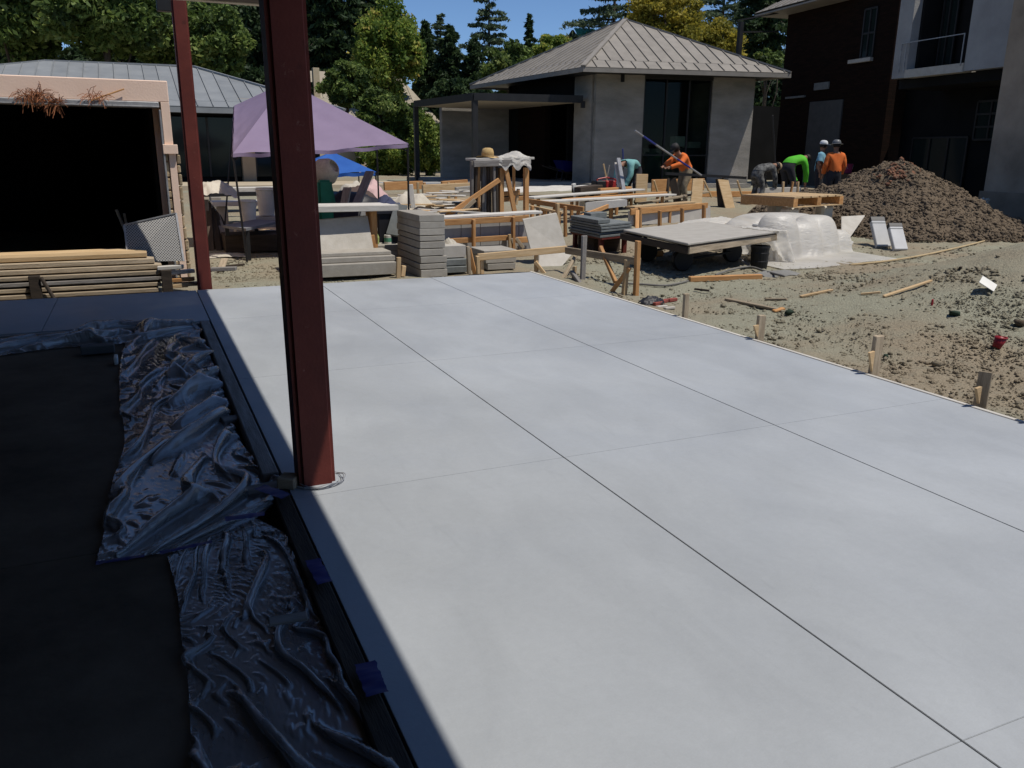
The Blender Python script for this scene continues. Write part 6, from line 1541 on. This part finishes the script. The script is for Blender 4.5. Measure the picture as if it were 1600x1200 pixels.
def person(label, pos, face, J, shirt, pants, hat=None, sleeves='long', hair=True, S=1.0):
    """J: joints in local space (x right, y forward, z up, metres); face: heading angle of forward"""
    e = empty('person', pos, label, 'person', 'workers on the site')
    Rz = Matrix.Rotation(face - math.pi / 2, 3, 'Z')
    def W(k): return V3(pos) + Rz @ (V3(J[k]) * S)
    jt = {k: W(k) for k in J}
    vs = []; ix = {}; rad = []; ed = []
    def add(k, r, par=None, p=None):
        ix[k] = len(vs); vs.append(p or jt[k]); rad.append(r * S if not isinstance(r, tuple) else (r[0] * S, r[1] * S))
        if par is not None: ed.append((ix[par], ix[k]))
    add('pelvis', .135); add('waist', .128, 'pelvis'); add('chest', .15, 'waist'); add('neck', .058, 'chest')
    hd = (jt['head'] - jt['neck'])
    add('jaw', (.07, .078), 'neck', jt['neck'].lerp(jt['head'], .42)); add('brow', (.085, .098), 'jaw', jt['neck'].lerp(jt['head'], .75)); add('head', (.06, .07), 'brow')
    for s in 'LR':
        add('sh' + s, .066, 'chest'); add('el' + s, .046, 'sh' + s); add('wr' + s, .031, 'el' + s)
        f = (jt['wr' + s] - jt['el' + s]).normalized(); add('pa' + s, (.040, .022), 'wr' + s, jt['wr' + s] + f * .085 * S)
        side = f.orthogonal().normalized(); sd2 = f.cross(side)
        for q in range(4):
            o_ = side * (.022 * (q - 1.5)) * S; b0 = jt['wr' + s] + f * .10 * S + o_ * .8
            nmf = 'f%d%s' % (q, s); add(nmf, .0095, 'pa' + s, b0 + f * .03 * S); add(nmf + 't', .0085, nmf, b0 + (f * (.062 + .006 * (1.5 - abs(q - 1.5))) + sd2 * .018) * S)
        add('th' + s, .011, 'wr' + s, jt['wr' + s] + (f * .05 + side * .042) * S); add('tht' + s, .009, 'th' + s, jt['wr' + s] + (f * .085 + side * .058 + sd2 * .01) * S)
        add('hp' + s, .10, 'pelvis'); add('kn' + s, .064, 'hp' + s); add('an' + s, .045, 'kn' + s); add('to' + s, (.045, .032), 'an' + s)
    body = skin_mesh('body', vs, ed, rad, 0, M_skin, e, 2)
    # clothes: the body surface nearest to each limb, lifted off the skin
    segs = [('pelvis', 'waist'), ('waist', 'chest'), ('chest', 'neck'), ('neck', 'head')]
    for s in 'LR': segs += [('chest', 'sh' + s), ('sh' + s, 'el' + s), ('el' + s, 'wr' + s), ('wr' + s, 'pa' + s), ('pelvis', 'hp' + s), ('hp' + s, 'kn' + s), ('kn' + s, 'an' + s), ('an' + s, 'to' + s)]
    A = np.array([tuple(vs[ix[a]]) for a, b in segs]); B = np.array([tuple(vs[ix[b]]) for a, b in segs]); D = B - A; LL = (D * D).sum(1)
    me = body.data; nv = len(me.vertices); co = np.empty(nv * 3); me.vertices.foreach_get('co', co); co = co.reshape(-1, 3)
    no = np.empty(nv * 3); me.vertices.foreach_get('normal', no); no = no.reshape(-1, 3)
    sel = {'shirt': [], 'trousers': [], 'bootL': [], 'bootR': []}
    for p in me.polygons:
        c = np.array(p.center); t = np.clip(((c - A) * D).sum(1) / LL, 0, 1); d = ((A + D * t[:, None] - c) ** 2).sum(1); k = int(d.argmin()); a, b = segs[k]; tt = t[k]
        if b == 'waist': w_ = 'shirt' if tt > .3 else 'trousers'
        elif b == 'chest' or (b[:2] == 'sh'): w_ = 'shirt'
        elif b == 'neck': w_ = 'shirt' if tt < .7 else None
        elif b[:2] == 'el': w_ = 'shirt' if (sleeves == 'long' or tt < .62) else None
        elif b[:2] == 'wr': w_ = 'shirt' if (sleeves == 'long' and tt < .93) else None
        elif b[:2] in ('hp', 'kn'): w_ = 'trousers'
        elif b[:2] == 'an': w_ = 'trousers' if tt < .88 else 'boot' + b[-1]
        elif b[:2] == 'to': w_ = 'boot' + b[-1]
        else: w_ = None
        if w_: sel[w_].append(tuple(p.vertices))
    for nm, lift, mm in (('shirt', .030, shirt), ('trousers', .024, pants), ('bootL', .02, M_boot), ('bootR', .02, M_boot)):
        fs = sel[nm]
        if not fs: continue
        used = sorted({v for f in fs for v in f}); mp = {v: q for q, v in enumerate(used)}
        jit = .010 * np.array([mnoise.noise(Vector(co[v]) * 9) for v in used])[:, None] if nm in ('shirt', 'trousers') else 0
        vv = co[used] + no[used] * (lift * S + jit)
        cm_ = bpy.data.meshes.new(nm[:4] if nm[:4] == 'boot' else nm); cm_.from_pydata([tuple(x) for x in vv], [], [tuple(mp[v] for v in f) for f in fs]); cm_.materials.append(mm); cm_.shade_smooth()
        link(bpy.data.objects.new(cm_.name.split('.')[0], cm_), e)
    up = hd.normalized(); fw_ = Rz @ V3((0, 1, 0)); fw_ = (fw_ - up * fw_.dot(up)); 
    if fw_.length < .2: fw_ = V3((0, 0, -1)) - up * (-up.z)
    fw_.normalize(); rt = fw_.cross(up); Hm = Matrix((rt, fw_, up)).transposed(); hc = jt['neck'].lerp(jt['head'], .72)
    # face
    MB().lathe([(.018 * S, -.02 * S), (.012 * S, .018 * S), (.004 * S, .035 * S)], hc + fw_ * .095 * S - up * .03 * S, 6, Hm).build('nose', M_skin, e)
    for s in (-1, 1):
        MB().box(hc + fw_ * .092 * S + rt * .034 * S * s + up * .005 * S, (.022 * S, .01 * S, .01 * S), Hm).build('eye', M_hair, e)
        MB().lathe([(.006, -.008), (.026 * S, 0), (.006, .008)], hc + rt * .09 * S * s - up * .01 * S, 8, Hm @ Matrix.Rotation(math.pi / 2, 3, 'Y')).build('ear', M_skin, e)
    MB().box(hc + fw_ * .088 * S - up * .07 * S, (.04 * S, .012 * S, .008 * S), Hm).build('mouth', mat('lips', (.2, .08, .06)), e)
    if hair: MB().lathe([(.098 * S, -.05 * S), (.104 * S, .0), (.10 * S, .06 * S), (.06 * S, .105 * S), (.01, .115 * S)], hc - fw_ * .014 * S + up * .012 * S, 14, Hm).build('hair', M_hair, e, smooth=True)
    if hat:
        kind, m_ = hat
        t = hc + up * .05 * S
        h_ = MB().lathe([(.115 * S, .0), (.118 * S, .03 * S), (.10 * S, .085 * S), (.06 * S, .112 * S), (.01, .118 * S)], t, 16, Hm).build('hat', m_, e, smooth=True)
        if kind == 'brim': MB().lathe([(.11 * S, .0), (.175 * S, -.012 * S), (.178 * S, -.004 * S), (.11 * S, .012 * S)], t, 20, Hm).build('brim', m_, h_)
        else: MB().prism([t + rt * .085 * S + fw_ * .06 * S, t + rt * .07 * S + fw_ * .19 * S, t - rt * .07 * S + fw_ * .19 * S, t - rt * .085 * S + fw_ * .06 * S], up * .012).build('visor', m_, h_)
    return e
STAND = dict(pelvis=(0, 0, .93), waist=(0, .0, 1.10), chest=(0, .01, 1.33), neck=(0, .02, 1.49), head=(0, .04, 1.74), shL=(-.19, .01, 1.41), shR=(.19, .01, 1.41), elL=(-.27, .0, 1.14), elR=(.27, .0, 1.14), wrL=(-.25, .12, .92), wrR=(.25, .12, .92),
             hpL=(-.10, 0, .88), hpR=(.10, 0, .88), knL=(-.12, .02, .49), knR=(.12, .02, .49), anL=(-.13, -.02, .08), anR=(.13, -.02, .08), toL=(-.15, .14, .035), toR=(.15, .14, .035))
BENT = dict(pelvis=(0, -.18, .88), waist=(0, -.05, 1.00), chest=(0, .22, 1.06), neck=(0, .38, 1.02), head=(0, .57, .86), shL=(-.18, .28, 1.02), shR=(.18, .28, 1.02), elL=(-.22, .34, .72), elR=(.22, .36, .72), wrL=(-.14, .42, .46), wrR=(.14, .46, .46),
            hpL=(-.10, -.16, .84), hpR=(.10, -.16, .84), knL=(-.15, .02, .46), knR=(.15, -.02, .46), anL=(-.16, -.12, .08), anR=(.16, -.12, .08), toL=(-.18, .05, .035), toR=(.18, .05, .035))
BENT2 = dict(BENT); BENT2.update(neck=(0, .40, 1.08), head=(0, .66, 1.06))
LEAN = dict(STAND); LEAN.update(pelvis=(0, -.12, .86), waist=(0, -.05, 1.02), chest=(0, .12, 1.20), neck=(0, .22, 1.31), head=(0, .37, 1.49), shL=(-.19, .14, 1.26), shR=(.19, .14, 1.26), elL=(-.25, .36, 1.05), elR=(.25, .36, 1.07), wrL=(-.12, .60, .98), wrR=(.16, .58, 1.0), hpL=(-.10, -.1, .82), hpR=(.10, -.1, .82), knL=(-.12, .06, .46), knR=(.14, -.02, .46))
def gp(px, Y):
    p = P(px, 300, Y); return V3((p.x, Y, terr(p.x, Y)))
# heading angles in plan: 0 = +x (right), pi/2 = away
person('bent worker in a teal shirt beside the aluminium straightedge', gp(986, 19.6), math.radians(200), BENT, M_tealsh, M_jean, None, S=1.04)
person('worker in an orange shirt leaning over the saw bench', gp(1066, 19.4), math.radians(188), LEAN, M_orange, M_khaki, ('cap', M_ghost), S=1.0)
person('crouched worker in dark camouflage left of the neon green shirt', gp(1186, 18.9), math.radians(5), BENT2, M_camo, M_camo, ('cap', mat('tan_cap', (.36, .27, .16), (.28, .2, .12))), S=.98)
person('worker in a neon green shirt bending over, back turned', gp(1232, 19.8), math.radians(8), BENT2, M_neon, M_jean, None, S=1.12)
ST2 = dict(STAND); ST2.update(wrL=(-.22, .05, .88), wrR=(.24, .06, .88))
person('man in light blue shirt and white cap by the earth heap', gp(1277, 18.6), math.radians(-50), ST2, M_ltblue, M_jean, ('cap', M_cap), 'short', S=.97)
o = person('man in orange shirt and grey brimmed hat seen from behind by the heap', gp(1300, 18.0), math.radians(70), STAND, M_orange, M_jean, ('brim', M_ghat), S=1.0)
